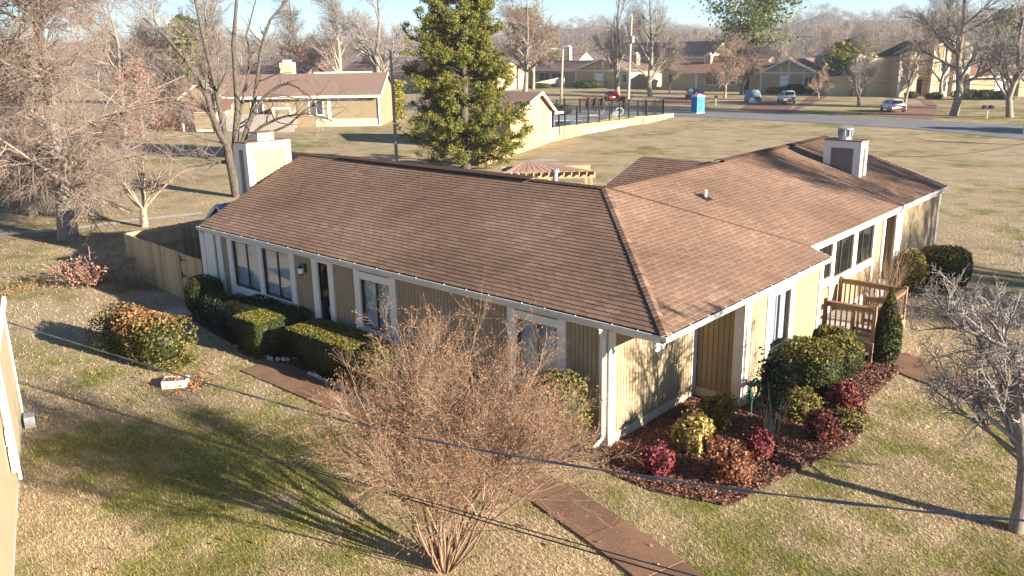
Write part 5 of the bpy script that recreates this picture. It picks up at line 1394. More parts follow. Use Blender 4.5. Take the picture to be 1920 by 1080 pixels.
# lean-to store in front and small gable porch
mb=MB(); mb.box(L*.565,-2.2,0,L*.64,0,2.2); mb.slab([(L*.565,-2.2,2.2),(L*.64,-2.2,2.2),(L*.60,-2.2,2.75)],(0,2.2,0)); mb.build('porch',M['far_gold'],h)
mb=MB(); mb.box(L*.565-.06,-2.24,0,L*.565+.14,-2.2,2.2); mb.box(L*.64-.14,-2.24,0,L*.64+.06,-2.2,2.2); mb.box(L*.565-.1,-2.25,2.12,L*.64+.1,-2.2,2.32); mb.build('trim_board',M['trim'],h)
lt=thing('lean_to','small lean-to store with red-brown roof beside the red fence','shed',(*at(345,247)[:2],0),rz)
wl=9.0*.55
mb=MB(); mb.box(0,0,0,wl,2.2,2.2); mb.build('wall',M['far_gold'],lt); mb=MB(); mb.slab([(-.2,-.3,2.2),(wl+.2,-.3,2.2),(wl+.2,2.5,3.2),(-.2,2.5,3.2)],(0,0,.1)); mb.build('roof',M['far_red_roof'],lt)
ftrim(lt,(-.05,-.04,0,.2,.0,2.2),(wl-.2,-.04,0,wl+.05,.0,2.2),(.2,-.04,0,wl-.2,.0,.2),(.2,-.04,2.0,wl-.2,.0,2.2))
def slat_fence(label,A,B,hgt,mat,every):
    loc,rz,L=frame(A,B); f=thing('slat_fence',label,'fence',loc,rz); n=int(L/every)
    for i in range(n): mb=MB(); mb.box(i*every+.02,0,0,(i+1)*every-.02,.03,hgt+random.uniform(-.03,.03)); mb.build('picket',mat,f)
    mb=MB(); mb.box(0,.03,.4,L,.09,.5); mb.box(0,.03,hgt-.4,L,.09,hgt-.3); mb.build('fence_rail',mat,f)
M['grey_slat']=mat_plain('grey_pale_slats',(.35,.31,.27),.9,.15,3); M['red_slat']=mat_plain('red_stained_slats',(.30,.085,.028),.85,.2,3)
slat_fence('pale grey vertical slat fence in front of the left house',at(425,247),at(556,247),1.8,M['grey_slat'],.30)
slat_fence('orange-red stained slat fence beside the small lean-to',at(284,244),at(346,247),1.75,M['red_slat'],.32)
q=at(632,233); ac=thing('air_conditioner','grey cube air conditioner against the left house wall','air conditioner',(q[0],q[1],0),rz); mb=MB(); mb.box(-.6,-.6,.05,.6,.6,1.05); mb.build('casing',M['metal'],ac); mb=MB(); mb.lathe((0,0,1.05),[(.45,0),(.45,.04)],14)
for i in range(8): mb.box(-.55,-.62,.12+i*.11,.55,-.6,.17+i*.11)
mb.build('grille',M['black'],ac)
q=at(462,238); tp=thing('tarpaulin','green tarpaulin heap showing above the pale slat fence','tarpaulin',(q[0],q[1],0)); mb=MB(); mb.lathe((0,0,0),[(1.1,0),(.9,1.3),(.5,2.0),(.1,2.3)],9,scale=(1.3,.8)); M['tarp']=mat_plain('green_tarp',(.02,.22,.15),.5,.3,2); mb.build('cover',M['tarp'],tp)
# ivy column on the house corner
q=at(722,225); iv=thing('ivy_column','yellow-green ivy column climbing at the right end of the left house','ivy',(q[0]+.4,q[1]+1.6,0)); rng=np.random.default_rng(44); n=2200; C=np.c_[rng.normal(scale=.4,size=n),rng.normal(scale=.5,size=n),rng.uniform(0,4.6,n)]; link('foliage',leaf_mesh('foliage',rng,C,rng.normal(size=(n,3)),.2,M['leaf_ivy'],.3),iv)
mb=MB(); mb.tube([(0,0,0),(.05,0,2),(0,.05,4.2)],[.12,.1,.06],7); mb.build('trunk',M['bark_dark'],iv)

def long_house(label,A,B,ze,zr,depth,roofm,wallm='far_tan'):
    loc,rz,L=frame(A,B); h=thing('ranch_house',label,'house',loc,rz)
    mb=MB(); mb.box(0,0,0,L,depth,ze); mb.slab([(L-.1,0,ze),(L-.1,depth,ze),(L-.1,depth/2,zr-.1)],(.1,0,0)); mb.slab([(0,0,ze),(0,depth,ze),(0,depth/2,zr-.1)],(.1,0,0)); mb.build('wall',M[wallm],h)
    mb=MB(); mb.slab([(-.4,-.5,ze-.1),(L+.4,-.5,ze-.1),(L+.4,depth/2,zr),(-.4,depth/2,zr)],(0,0,.12)); mb.slab([(L+.4,depth+.5,ze-.1),(-.4,depth+.5,ze-.1),(-.4,depth/2,zr),(L+.4,depth/2,zr)],(0,0,.12)); mb.build('roof',M[roofm],h)
    mb=MB(); mb.box(-.4,-.56,ze-.22,L+.4,-.5,ze+.03); mb.build('fascia',M['trim'],h)
    return h,L
def gable_house(label,Wl,Gl,Gr,ze,zp,zr,dep,roofm,wl_windows,dark_door=None):
    """long wing to the left (Wl..Gl) and a trimmed gable front (Gl..Gr)"""
    loc,rz,L=frame(Wl,Gr); G0=np.linalg.norm(np.array(Gl[:2])-np.array(Wl[:2]))
    h=thing('ranch_house',label,'house',loc,rz); W=L-G0; xm=G0+W*.52
    mb=MB(); mb.box(0,.6,0,G0,dep,ze); mb.box(G0,0,0,L,dep,ze); mb.slab([(G0,0,ze),(L,0,ze),(xm,0,zp-.1)],(0,.2,0)); mb.build('wall',M['far_tan'],h)
    mb=MB(); mb.slab([(-.4,.1,ze-.1),(G0+.1,.1,ze-.1),(xm-.3,dep/2,zr),(-.4,dep/2,zr)],(0,0,.12)); mb.slab([(G0-.4,-.4,ze-.15),(xm,-.4,zp),(xm,dep,zp),(G0-.4,dep,ze-.15)][::-1],(0,0,.12)); mb.slab([(xm,-.4,zp),(L+.4,-.4,ze-.15),(L+.4,dep,ze-.15),(xm,dep,zp)][::-1],(0,0,.12)); mb.slab([(xm-.3,dep/2,zr),(-.4,dep/2,zr),(-.4,dep+.4,ze-.1),(xm-.3,dep+.4,ze-.1)][::-1],(0,0,.12)); mb.build('roof',M[roofm],h)
    ftrim(h,(G0-.03,-.05,0,G0+.25,.0,ze),(L-.25,-.05,0,L+.03,0,ze),(G0+.25,-.05,ze-.12,L-.25,0,ze+.12),(xm-.14,-.055,0,xm+.14,0,zp-.2),(G0+W*.36,-.05,0.9,G0+W*.36+.2,0,ze+.9),(G0+W*.78,-.05,0.3,G0+W*.78+.2,0,ze+.7))
    mb=MB(); mb.beam((G0-.4,-.42,ze-.05),(xm,-.42,zp+.1),.06,.28); mb.beam((xm,-.42,zp+.1),(L+.4,-.42,ze-.05),.06,.28); mb.box(-.4,.0,ze-.22,G0-.4,.08,ze+.03); mb.build('fascia',M['trim'],h)
    fwin(h,xm-W*.13,xm-.2,1.1,2.7,mull=0,mat='blind'); fwin(h,L-W*.19,L-W*.05,1.2,2.6,mull=1)
    for (a,b_,z0,z1,mu) in wl_windows: fwin(h,G0*a,G0*b_,z0,z1,y=.58,mull=mu)
    if dark_door:
        mb=MB(); mb.box(G0*dark_door,.55,.2,G0*dark_door+1.1,.6,2.4); mb.build('door',M['door'],h)
    return h,L,G0,W,xm
h,L,G0,W,xm=gable_house('tan house with cream trimmed gable and wooden ramp behind the pool',at(960,160),at(1075,163.5),at(1180,166),3.3,5.5,5.1,11,'far_roof',[(.42,.58,1.2,2.7,1),(.62,.78,1.2,2.7,1)])
fchim(h,xm+2.5,5.5,3.5,6.4,1.6,1.0)
mb=MB(); mb.slab([(G0*.9,-3,1.0),(G0*.9,-3.05,1.0),(G0*.72,-7.05,-.0),(G0*.72,-7,-.0)],(0,0,1.0)); mb.box(G0*.9,-3.1,0.2,G0*.98,-2.9,1.9); mb.build('ramp',M['grey_slat'],h)
h,L,G0,W,xm=gable_house('tan house with cream trimmed gable and chimney, centre right across the street',at(1237,168),at(1413,173),at(1527,174),3.15,5.3,4.75,11,'far_red_roof',[(.46,.60,1.1,2.6,1),(.62,.76,1.1,2.6,1)],.83)
fchim(h,xm+2.2,5.0,3.5,6.0,1.5,1.0); fchim(h,G0*.33,4.6,4.0,6.2,1.3,.8)
mb=MB(); mb.box(G0*.38,5.6,4.2,G0*.66,5.9,6.0); mb.build('parapet',M['far_tan'],h); ftrim(h,(-.03,.55,0,.25,.6,3.1),(G0*.355,.55,0,G0*.375,.6,3.1))
# two storey house
loc,rz,L=frame(at(1681,182.5),at(1812,180.5)); h=thing('two_storey_house','tall two storey tan house with dark sloping roof at the far right','house',loc,rz)
dl=9.0
mb=MB(); mb.box(0,0,0,L*.22,dl,5.9); mb.box(L*.22,1.2,0,L*.48,dl,6.2); mb.box(L*.48,.3,0,L*.78,dl,6.6); mb.box(L*.78,0,0,L,5,7.0); mb.slab([(L*.48,.3,6.6),(L*.78,.3,6.6),(L*.66,.3,7.75),(L*.5,.3,7.1)],(0,2,0)); mb.slab([(0,0,5.9),(L*.22,0,5.9),(L*.22,0,6.6)],(0,.2,0)); mb.build('wall',M['far_tan'],h)
mb=MB(); mb.slab([(-.3,-.3,5.85),(L*.22,-.3,6.75),(L*.22,dl,6.75),(-.3,dl,5.85)][::-1],(0,0,.14)); mb.slab([(L*.2,1.0,6.55),(L*.5,1.0,7.3),(L*.5,dl,7.3),(L*.2,dl,6.55)][::-1],(0,0,.14)); mb.slab([(L*.46,0,7.0),(L*.66,0,7.85),(L*.66,dl,7.85),(L*.46,dl,7.0)][::-1],(0,0,.14)); mb.slab([(L*.66,0,7.85),(L*.8,0,6.7),(L*.8,dl,6.7),(L*.66,dl,7.85)][::-1],(0,0,.14)); mb.slab([(-.3,dl,5.85),(-.3,3,5.85),(L*.4,4,7.9),(L*.4,dl,7.9)],(0,0,.14)); mb.build('roof',M['far_dark_roof'],h)
ftrim(h,(-.03,-.05,0,.3,0,5.9),(L*.22-.25,-.05,0,L*.22,0,6.6),(.3,-.05,2.95,L*.22-.25,0,3.2),(.3,-.05,5.4,L*.22-.25,0,5.6),(L*.30,1.13,2.9,L*.31,1.2,6.2),(L*.22,1.14,2.9,L*.48,1.2,3.1),(L*.48,.24,0,L*.50,.3,7.0),(L*.62,.24,5.4,L*.635,.3,7.5),(L*.50,.24,2.95,L*.78,.3,3.2),(L*.5,.24,5.3,L*.78,.3,5.5),(L*.76,.24,0,L*.78,.3,6.6),(L*.80,-.05,0,L*.82,0,7),(L-.25,-.05,0,L+.02,0,7.0),(L*.82,-.05,2.95,L-.25,0,3.2),(L*.82,-.05,5.4,L-.25,0,5.6))
mb=MB(); mb.beam((L*.47,.0,7.0),(L*.66,.0,7.9),.06,.3); mb.beam((L*.66,.0,7.9),(L*.8,.0,6.75),.06,.3); mb.beam((-.3,-.32,5.9),(L*.22,-.32,6.8),.06,.25); mb.build('fascia',M['trim'],h)
mb=MB(); mb.box(L*.32,1.15,.2,L*.39,1.2,2.5); mb.build('door',M['door'],h)
fwin(h,L*.60,L*.70,3.6,5.0,y=.28); fwin(h,L*.60,L*.70,.7,2.3,y=.28); fwin(h,L*.85,L*.95,3.5,5.1,y=-.02,mat='blind')
mb=MB(); mb.box(L*.84,1,6.9,L,2.6,7.7); mb.build('chimney',M['far_tan'],h); fchim(h,-4.9,4,0,5.9,1.4,1.2)
mb=MB(); mb.box(-8.5,5,0,-2.2,dl,3.0); mb.box(-3.5,3.0,0,0,dl,5.6); mb.build('side_wing',M['far_tan'],h); mb=MB(); mb.slab([(-8.8,4.6,3.0),(-3.4,4.6,4.6),(-3.4,dl,4.6),(-8.8,dl,3.0)][::-1],(0,0,.14)); mb.build('side_roof',M['far_dark_roof'],h)
# orange roofed annex
h,L=long_house('low tan annex with orange-brown roof right of the two storey house',at(1816,181),at(1990,179),2.9,4.5,10,'far_red_roof')
fwin(h,L*.30,L*.42,.9,2.4,mull=0,mat='blind'); ftrim(h,(L*.27,-.05,.2,L*.285,0,2.9),(L*.455,-.05,.2,L*.48,0,2.9),(0,-.05,.2,.25,0,2.9))
mb=MB(); mb.box(L*.5,-1.0,0,L,-.02,2.6); mb.build('porch',M['far_tan'],h)
# houses further back
h,L=long_house('long tan house behind the wooden pole, clipped hedge in front',at(640,166),at(930,171),3.2,5.6,10,'far_roof'); fwin(h,L*.42,L*.45,1.3,2.8,mull=1); fwin(h,L*.52,L*.55,1.3,2.8)
fchim(h,L*.2,4,4,7.2,1.8,1.2); mb=MB(); mb.box(L*.04,5.2,4.5,L*.23,5.5,6.3); mb.build('parapet',M['far_tan'],h)
h,L=long_house('distant cream gabled house showing over the roof behind the pool',at(985,140),at(1085,140),4.2,6.6,10,'far_roof'); fchim(h,L*.75,-2,4,8,2.5,1.5)
h,L=long_house('distant house with dark roof between the utility pole and bare trees',at(1150,143),at(1330,146),5.0,8.6,10,'far_dark_roof'); fwin(h,L*.2,L*.26,2,3.6)
h,L=long_house('distant house with reddish roof behind the centre right house',at(1330,142),at(1440,144),4.2,7.0,10,'far_red_roof'); fchim(h,L*.3,2,5,8.5,2,1.2)
h,L=long_house('distant tan house half hidden by the left bare trees',at(420,190),at(560,192),3.4,5.8,9,'far_roof'); ftrim(h,(L*.3,-.05,0,L*.32,0,3.2),(L*.6,-.05,0,L*.62,0,3.2))
h,L=long_house('distant dark roofed house behind the olive tree, far right',at(1520,150),at(1610,152),3.6,6.2,9,'far_dark_roof')

# hedges and shrubs by the far houses
def farshrub(label,px,py,rx,ry,hh,mat,seed,n=900,size=.16,p=3):
    q=at(px,py); return shrub('foundation_shrub',label,q[0],q[1],rx,ry,hh,mat,n,size,p,seed=seed,rz=math.atan2(CR[1],CR[0]),cat='shrub')
farshrub('wide clipped hedge in front of the gable behind the pool',1103,166,3.8,.8,1.5,'leaf_holly',70,2600)
farshrub('dark hedge under the left windows behind the pool',1010,166,4.5,.7,1.0,'leaf_hedge',71,1800)
farshrub('dark rounded hedge at the right gable across the street',1490,176,2.2,.9,1.5,'leaf_hedge',72,1600)
farshrub('yellow-green clipped hedge left of the dark one, right gable',1453,176,1.6,.8,1.0,'leaf_mustard_suntop',73,1200)
farshrub('clipped hedge in front of the long house behind the wooden pole',757,176,5.5,.9,1.5,'leaf_holly',74,2600)
farshrub('dark rounded shrub between the two storey house and its annex',1808,187,2.2,.8,1.3,'leaf_hedge',75,1200)
farshrub('dark rounded shrub under the annex window, left of two',1850,187,1.6,.7,1.3,'leaf_hedge',76,1000)
farshrub('dark rounded shrub under the annex window, right of two',1882,187,1.5,.7,1.3,'leaf_hedge',77,1000)
farshrub('low shrub left of the two storey house door',1708,184,1.0,.6,.9,'leaf_hedge',78,700)
farshrub('low shrub right of the two storey house door',1750,186,1.2,.6,.9,'leaf_hedge',79,700)
farshrub('small dark shrub at the right corner of the right gable',1522,176,.7,.7,1.1,'leaf_hedge',80,500)

# ---------------------------------------------------------------- cars
def body_loft(mb, st, val=.5):
    """st: list of (x, halfwidth, zlow, zhigh, topfrac) cross sections along the length"""
    V=[];k=8
    for (x,w,z0,z1,tf) in st:
        zm=z0+(z1-z0)*.55
        V+=[(x,-w*.92,z0),(x,-w,zm*.6+z0*.4),(x,-w*.98,zm),(x,-w*tf,z1),(x,w*tf,z1),(x,w*.98,zm),(x,w,zm*.6+z0*.4),(x,w*.92,z0)]
    n=len(st); F=[(i*k+j,i*k+(j+1)%k,(i+1)*k+(j+1)%k,(i+1)*k+j) for i in range(n-1) for j in range(k)]+[tuple(range(k)),tuple(range((n-1)*k+k-1,(n-1)*k-1,-1))]
    mb.quadmesh(V,F,val)
def car(name,label,px,py,rz,paint,suv=False):
    q=at(px,py); c=thing(name,label,'car',(q[0],q[1],.02),rz)     # local +x is the front, the tail looks back at the camera
    hi=.95 if not suv else 1.08; top=1.42 if not suv else 1.68; L=4.5
    mb=MB(); body_loft(mb,[(-2.25,.78,.42,hi-.12,.9),(-2.1,.88,.30,hi,.9),(-1.2,.90,.26,hi+.02,.92),(.6,.90,.26,hi-.02,.92),(1.7,.88,.28,hi-.16,.86),(2.2,.76,.36,hi-.34,.85)]); mb.build('body',paint,c,True)
    mb=MB()
    if suv: st=[(-2.12,.80,hi-.03,hi+.02,.95),(-1.75,.76,hi-.03,top-.04,.86),(-1.2,.76,hi-.03,top,.88),(.2,.76,hi-.03,top-.03,.88),(1.0,.80,hi-.05,hi,.9)]
    else: st=[(-1.75,.80,hi-.03,hi+.01,.95),(-1.05,.74,hi-.03,top-.03,.84),(-.2,.74,hi-.03,top,.86),(.4,.74,hi-.03,top-.06,.86),(1.25,.80,hi-.05,hi-.02,.9)]
    body_loft(mb,st); mb.build('cabin',paint,c,True)
    # glass
    def quadw(P): mb=MB(); mb.slab(P,(0,0,.002)); return mb
    a,b_=st[0],st[1]
    f=lambda s,t,y:((s[0]+(t[0]-s[0])*y),(s[1]+(t[1]-s[1])*y),(s[3]+(t[3]-s[3])*y),(s[4]+(t[4]-s[4])*y))
    lo,up=f(a,b_,.15),f(a,b_,.88)
    mb=MB(); mb.quadmesh([(lo[0]-.02,-lo[1]*lo[3]*.9,lo[2]+.01),(lo[0]-.02,lo[1]*lo[3]*.9,lo[2]+.01),(up[0]-.02,up[1]*up[3]*.92,up[2]+.01),(up[0]-.02,-up[1]*up[3]*.92,up[2]+.01)],[(3,2,1,0)]); mb.build('rear_window',M['glass_dark'],c)
    a,b_=st[-1],st[-2]; lo,up=f(a,b_,.12),f(a,b_,.9)
    mb=MB(); mb.quadmesh([(lo[0]+.02,-lo[1]*lo[3]*.9,lo[2]+.01),(lo[0]+.02,lo[1]*lo[3]*.9,lo[2]+.01),(up[0]+.02,up[1]*up[3]*.92,up[2]+.01),(up[0]+.02,-up[1]*up[3]*.92,up[2]+.01)],[(0,1,2,3)]); mb.build('windscreen',M['glass_dark'],c)
    for s in (-1,1):
        x0,x1=st[1][0]+.15,st[-2][0]+.1
        mb=MB(); mb.quadmesh([(x0-.25,s*.805,hi+.06),(x1+.35,s*.815,hi+.04),(x1,s*.735,top-.12),(x0,s*.735,top-.12)],[(0,1,2,3) if s<0 else (3,2,1,0)]); mb.build('side_window',M['glass_dark'],c)
        mb=MB(); mb.box(-2.27,s*.62-.14,hi-.32,-2.18,s*.62+.14,hi-.14); mb.build('tail_light',M['tail'],c)
        mb=MB(); mb.box(2.08,s*.55-.16,hi-.48,2.2,s*.55+.16,hi-.34); mb.build('headlight',M['white'],c)
        mb=MB(); mb.box(.75,s*.92-.08,hi+.0,.93,s*.92+.08,hi+.14); mb.build('wing_mirror',paint,c)
        for x in (-1.35,1.4):
            mb=MB(); mb.tube([(x,s*.70,.33),(x,s*.91,.33)],.33,14); w=mb.build('wheel',M['black'],c)
            mb=MB(); mb.tube([(x,s*.90,.33),(x,s*.925,.33)],.19,10); mb.build('rim',M['metal'],w)
    mb=MB(); mb.box(-2.29,-.26,hi-.42,-2.26,.26,hi-.28); mb.build('number_plate',M['white'],c)
    mb=MB(); mb.box(-2.28,-.75,.30,-2.05,.75,.42); mb.build('bumper',M['frame_dark'],c)
    return c
M['tail']=mat_plain('red_lens',(.35,.01,.01),.2,.1,8)
def paint(name,c): return mat_plain(name,c,.25,.03,4,spec=.6)
hd=math.atan2(CF[1],CF[0])
car('red_car','red saloon car parked on the driveway behind the pool',1147,188,hd+.05,paint('red_paint',(.32,.012,.016)))
car('dark_car','dark blue car parked on a driveway behind the blue portable toilet',1302,186,hd+.1,paint('navy_paint',(.012,.018,.05)),True)
car('white_suv','white sport utility car parked beside the covered car',1474,193,hd-.12,paint('white_paint_suv',(.62,.62,.64)),True)
car('white_car','white saloon car parked by the street in front of the two storey house',1673,209,hd-.10,paint('white_paint_saloon',(.62,.62,.64)))
q=at(1411,192); cc=thing('covered_car','car hidden under a grey-green fabric cover beside the white one','car',(q[0],q[1],.02),hd-.1)
mb=MB(); body_loft(mb,[(-2.2,.85,.05,.9,.6),(-1.5,.98,.0,1.55,.66),(-.3,1.0,.0,1.75,.66),(.7,1.0,.0,1.6,.66),(1.5,.98,0,1.1,.8),(2.3,.85,.05,.75,.75)])
M['cover']=mat_plain('car_cover',(.19,.25,.26),.8,.25,1.5,bmp=.5); mb.build('fabric_cover',M['cover'],cc,True)
# portable toilet
q=at(1308,212); po=thing('portable_toilet','bright blue portable toilet with white roof at the roadside','portable toilet',(q[0],q[1],0),math.atan2(CR[1],CR[0])+.45)
M['blue']=mat_plain('blue_plastic',(.012,.14,.36),.45,.1,3); M['blue2']=mat_plain('light_blue_plastic',(.05,.24,.50),.45,.1,3)
mb=MB(); mb.box(-.56,-.56,.12,.56,.56,2.0); mb.build('cabin',M['blue'],po)
mb=MB(); mb.box(-.42,-.585,.2,.42,-.56,1.92); d_=mb.build('door',M['blue2'],po)
mb=MB(); mb.box(-.30,-.60,.3,.30,-.585,1.0); mb.box(-.30,-.60,1.1,.30,-.585,1.8); mb.build('door_panel',M['blue'],d_)
mb=MB()
for x in (-.57,.51): mb.box(x,-.58,.1,x+.06,-.52,2.02); mb.box(x,.52,.1,x+.06,.58,2.02)
mb.build('corner_post',M['blue2'],po)
mb=MB(); mb.slab([(-.62,-.62,2.0),(.62,-.62,2.0),(.62,.62,2.0),(-.62,.62,2.0)],(0,0,.05)); V=[(-.6,-.6,2.05),(.6,-.6,2.05),(.6,.6,2.05),(-.6,.6,2.05),(-.1,-.2,2.3),(.1,-.2,2.3),(.1,.2,2.3),(-.1,.2,2.3)]; mb.quadmesh(V,[(0,1,5,4),(1,2,6,5),(2,3,7,6),(3,0,4,7),(4,5,6,7)]); mb.build('roof',M['white'],po)
mb=MB(); mb.box(-.6,-.6,0,.6,.6,.12); mb.build('skid',M['metal'],po)
# mailboxes
def mailbox(px,py,label,two=False):
    q=at(px,py); o=thing('mailbox',label,'mailbox',(q[0],q[1],0),math.atan2(CR[1],CR[0]))
    mb=MB(); mb.box(-.05,-.05,0,.05,.05,1.05); mb.build('post',M['pole'],o)
    for x in ((-.35,.35) if two else (0,)):
        mb=MB(); mb.tube([(x,-.3,1.2),(x,.3,1.2)],.17,10); mb.box(x-.17,-.3,1.03,x+.17,.3,1.2); mb.build('box_body',M['black'],o)
    if two: mb=MB(); mb.box(-.55,-.1,1.0,.55,.1,1.04); mb.build('shelf',M['pole'],o)
mailbox(1342,198,'dark mailbox on a post at the lawn edge right of the blue toilet'); mailbox(1850,222,'pair of black mailboxes on one post at the far right roadside',True)
# utility poles
def upole(label,px,py,ptop,lamp=None,arm=False,can=False):
    q=at(px,py); hh=height_at(px,py,ptop); o=thing('utility_pole',label,'pole',(q[0],q[1],0),math.atan2(CR[1],CR[0]))
    mb=MB(); mb.tube([(0,0,0),(.15,0,hh*.6),(.28,0,hh)],[.2,.16,.12],8); mb.build('pole_shaft',M['pole'],o)
    if can: mb=MB(); mb.lathe((.42,-.2,hh*.69),[(.25,0),(.27,.1),(.27,.9),(.2,1.0)],10); mb.build('transformer',M['metal'],o); mb=MB(); mb.lathe((.28,0,hh),[(.05,0),(.05,.25)],6); mb.build('insulator',M['white'],o)
    if lamp: mb=MB(); mb.tube([(.28,0,hh-.1),(-1.0,0,hh+.1)],.05,6); mb.box(-1.5,-.15,hh,-.6,.15,hh+.15); mb.build('lamp_arm',M['metal'],o)
    return hh,q
h1,q1=upole('tall leaning utility pole with a transformer can beside the red car',1178,190,30,can=True)
h2,q2=upole('thin street light pole behind the pool railing',1052,196,92,lamp=True)
h3,q3=upole('distant utility pole with a lamp above the dark roof',1157,150,40,lamp=True)
def span(label,p0,p1,sag,r=.03):
    wire('power_line',label,(p0,p1),sag,r)
top1=np.array([q1[0]+.1,q1[1],h1]); 
span('power line from the leaning pole towards the right of the photo',top1-np.array([0,0,3.6]),atd(1990,168,118),1.0)
span('upper power line crossing in front of the two storey house',top1-np.array([0,0,.3])*0+np.array([0,0,-7.2]),atd(1990,158,112),.9,.02)
span('power line from the leaning pole towards the left behind the pool',top1-np.array([0,0,3.8]),atd(640,155,150),1.2)
span('faint power line over the treetops at the upper right',atd(1500,68,190),atd(1990,58,175),1.5,.05)
# green bin-like kiosk at the right edge
q=at(1926,272); o=thing('green_post','green metal post with a sign panel at the right edge by the road','post',(q[0],q[1],0),hd); mb=MB(); mb.box(-.1,-.1,0,.1,.1,2.3); mb.build('post_shaft',M['hose'],o); mb=MB(); mb.box(-.05,-.55,.9,.0,.5,2.1); mb.build('panel',M['hose'],o)

# ---------------------------------------------------------------- bare trees
def bare_proto(seed,H,spread,style,barkm,twigm,dens=1.0,tw=.016):
    rng=np.random.default_rng(seed)
    fork=.28 if style!='vase' else .16
    P0=np.array([[(0,0,0),(rng.normal()*.12,rng.normal()*.12,H*.15),(rng.normal()*.2,rng.normal()*.2,H*.35),(rng.normal()*.3,rng.normal()*.3,H*.6),(rng.normal()*.5,rng.normal()*.5,H*.95)]]); r=H*.022
    R0=np.array([[r*1.25,r,r*.8,r*.5,r*.1]])
    ang=(22,48) if style=='vase' else (35,75)
    P1,R1=spawn(rng,P0,R0,int(16*dens),fork,.95,ang,(H*.35*spread,H*.55*spread),7,.55,rmax=r*.6,wob=.10,up=.07,tip=.25,lt=.5)
    P2,R2=spawn(rng,P1,R1,int(210*dens),.2,1,(20,55),(H*.12,H*.26),5,.55,wob=.13,up=.05,tip=.3,lt=.4,rmin=tw)
    P3,R3=spawn(rng,P2,R2,int(1700*dens),.15,1,(20,60),(H*.05,H*.12),4,.55,rmin=tw*.8,rmax=tw*1.3,wob=.15,up=.04,tip=.5,lt=.3)
    P4,R4=spawn(rng,P3,R3,int(5000*dens),.2,1,(20,60),(H*.025,H*.06),3,.6,rmin=tw*.55,rmax=tw*.7,wob=.15,up=.03,tip=.6,lt=.3)
    a=tube_mesh('trunk',[(P0,R0,8),(P1,R1,5)],M[barkm],rng); b_=tube_mesh('crown',[(P2,R2,3),(P3,R3,3),(P4,R4,3)],M[twigm],rng)
    return a,b_,H
PROTO=[bare_proto(101,14,1.0,'spread','bark_grey','twig_grey'),bare_proto(102,15,.85,'vase','bark_pale','twig_grey'),bare_proto(103,12,1.0,'spread','bark_grey','twig_brown',.9),
       bare_proto(104,16,.8,'vase','bark_pale','twig_grey'),bare_proto(105,7,1.0,'vase','bark_dark','twig_brown'),bare_proto(106,6,1.05,'spread','bark_pale','twig_tan',.8),bare_proto(107,13,.9,'vase','bark_grey','twig_pale',.9)]
def place_tree(x,y,hh,k,label,group=None,rot=None,lean=(0,0),wide=1.0):
    a,b_,H=PROTO[k]; s=hh/H
    t=thing('bare_tree',label,'tree',(x,y,0),random.uniform(0,6.28) if rot is None else rot,group)
    t.scale=(s*wide,s*wide,s); t.rotation_euler[0]=lean[0]; t.rotation_euler[1]=lean[1]
    link('trunk',a,t); link('crown',b_,t); return t
def ptree(px,py,ptop,k,label,**kw):
    q=at(px,py); return place_tree(q[0],q[1],height_at(px,py,ptop),k,label,**kw)
ptree(322,244,-10,1,'pale vase shaped bare tree in front of the red slat fence')
ptree(408,250,-40,3,'slim bare tree between the lean-to and the dark stemmed tree')
ptree(563,172,-25,1,'tall bare tree rising behind the left house roof, nearest the dark tree')
ptree(640,172,-40,3,'tall slim bare tree behind the middle of the left house')
ptree(712,192,-70,6,'tall pale bare tree just left of the wooden pole')
ptree(985,172,-20,2,'brownish bare tree left of the street light behind the pool')
ptree(1158,180,-60,6,'tall pale bare tree in front of the wooden ramp',wide=.8)
ptree(1219,182,-35,1,'tall bare tree right of the leaning utility pole',wide=.95)
ptree(1256,174,100,4,'small dark bare tree left of the dark blue car')
ptree(1359,185,88,5,'small pale bare tree in front of the right gable house windows')
ptree(1391,178,66,4,'dark spreading bare tree at the right gable house door',wide=1.3)
ptree(1535,185,132,5,'little bare tree at the right end of the gable house')
ptree(1610,200,70,6,'pale forked bare tree left of the two storey house')
ptree(1697,193,50,2,'leaning bare tree behind the white saloon car',lean=(-.1,-.22),wide=.75)
ptree(1764,184,-10,1,'twin trunked bare tree at the front of the two storey house',lean=(.05,.12),wide=.8)
ptree(1788,217,-90,0,'large bare tree at the roadside in front of the two storey house')
ptree(1893,220,-40,6,'bare tree leaning right beside the pair of mailboxes',lean=(.05,.12))
ptree(1940,206,-30,1,'bare tree at the far right edge behind the mailboxes')
ptree(232,250,-30,2,'brownish bare tree left of the red slat fence')
ptree(1000,168,10,5,'small bare tree near the hedge behind the pool, half hidden',wide=.8)
# russet beech between the shade tree and the red fence
q=at(268,262); bch=thing('beech_tree','tree still holding russet leaves left of the red slat fence','tree',(q[0],q[1],0)); rng=np.random.default_rng(52)
P0=np.array([[(0,0,0),(0,.1,1.5),(.1,.1,3.4),(0,0,6)]],float); R0=np.array([[.22,.18,.13,.04]]); P1,R1=spawn(rng,P0,R0,34,.15,1,(45,85),(2.0,4.0),6,.45,rmax=.07,wob=.12,tip=.3,lt=.4); P2,R2=spawn(rng,P1,R1,260,.2,1,(25,65),(.8,1.7),4,.55,rmin=.012,wob=.15,tip=.4)
crownset(bch,'trunk',[(P0,R0,8),(P1,R1,5)],'bark_grey',1); crownset(bch,'branches',[(P2,R2,3)],'twig_brown',2)
sel=rng.integers(0,len(P2),5200); C=P2[sel,rng.integers(1,4,5200)]+rng.normal(scale=.18,size=(5200,3)); link('dry_leaves',leaf_mesh('dry_leaves',rng,C,rng.normal(size=C.shape),.13,M['leaf_pink'],.3),bch)
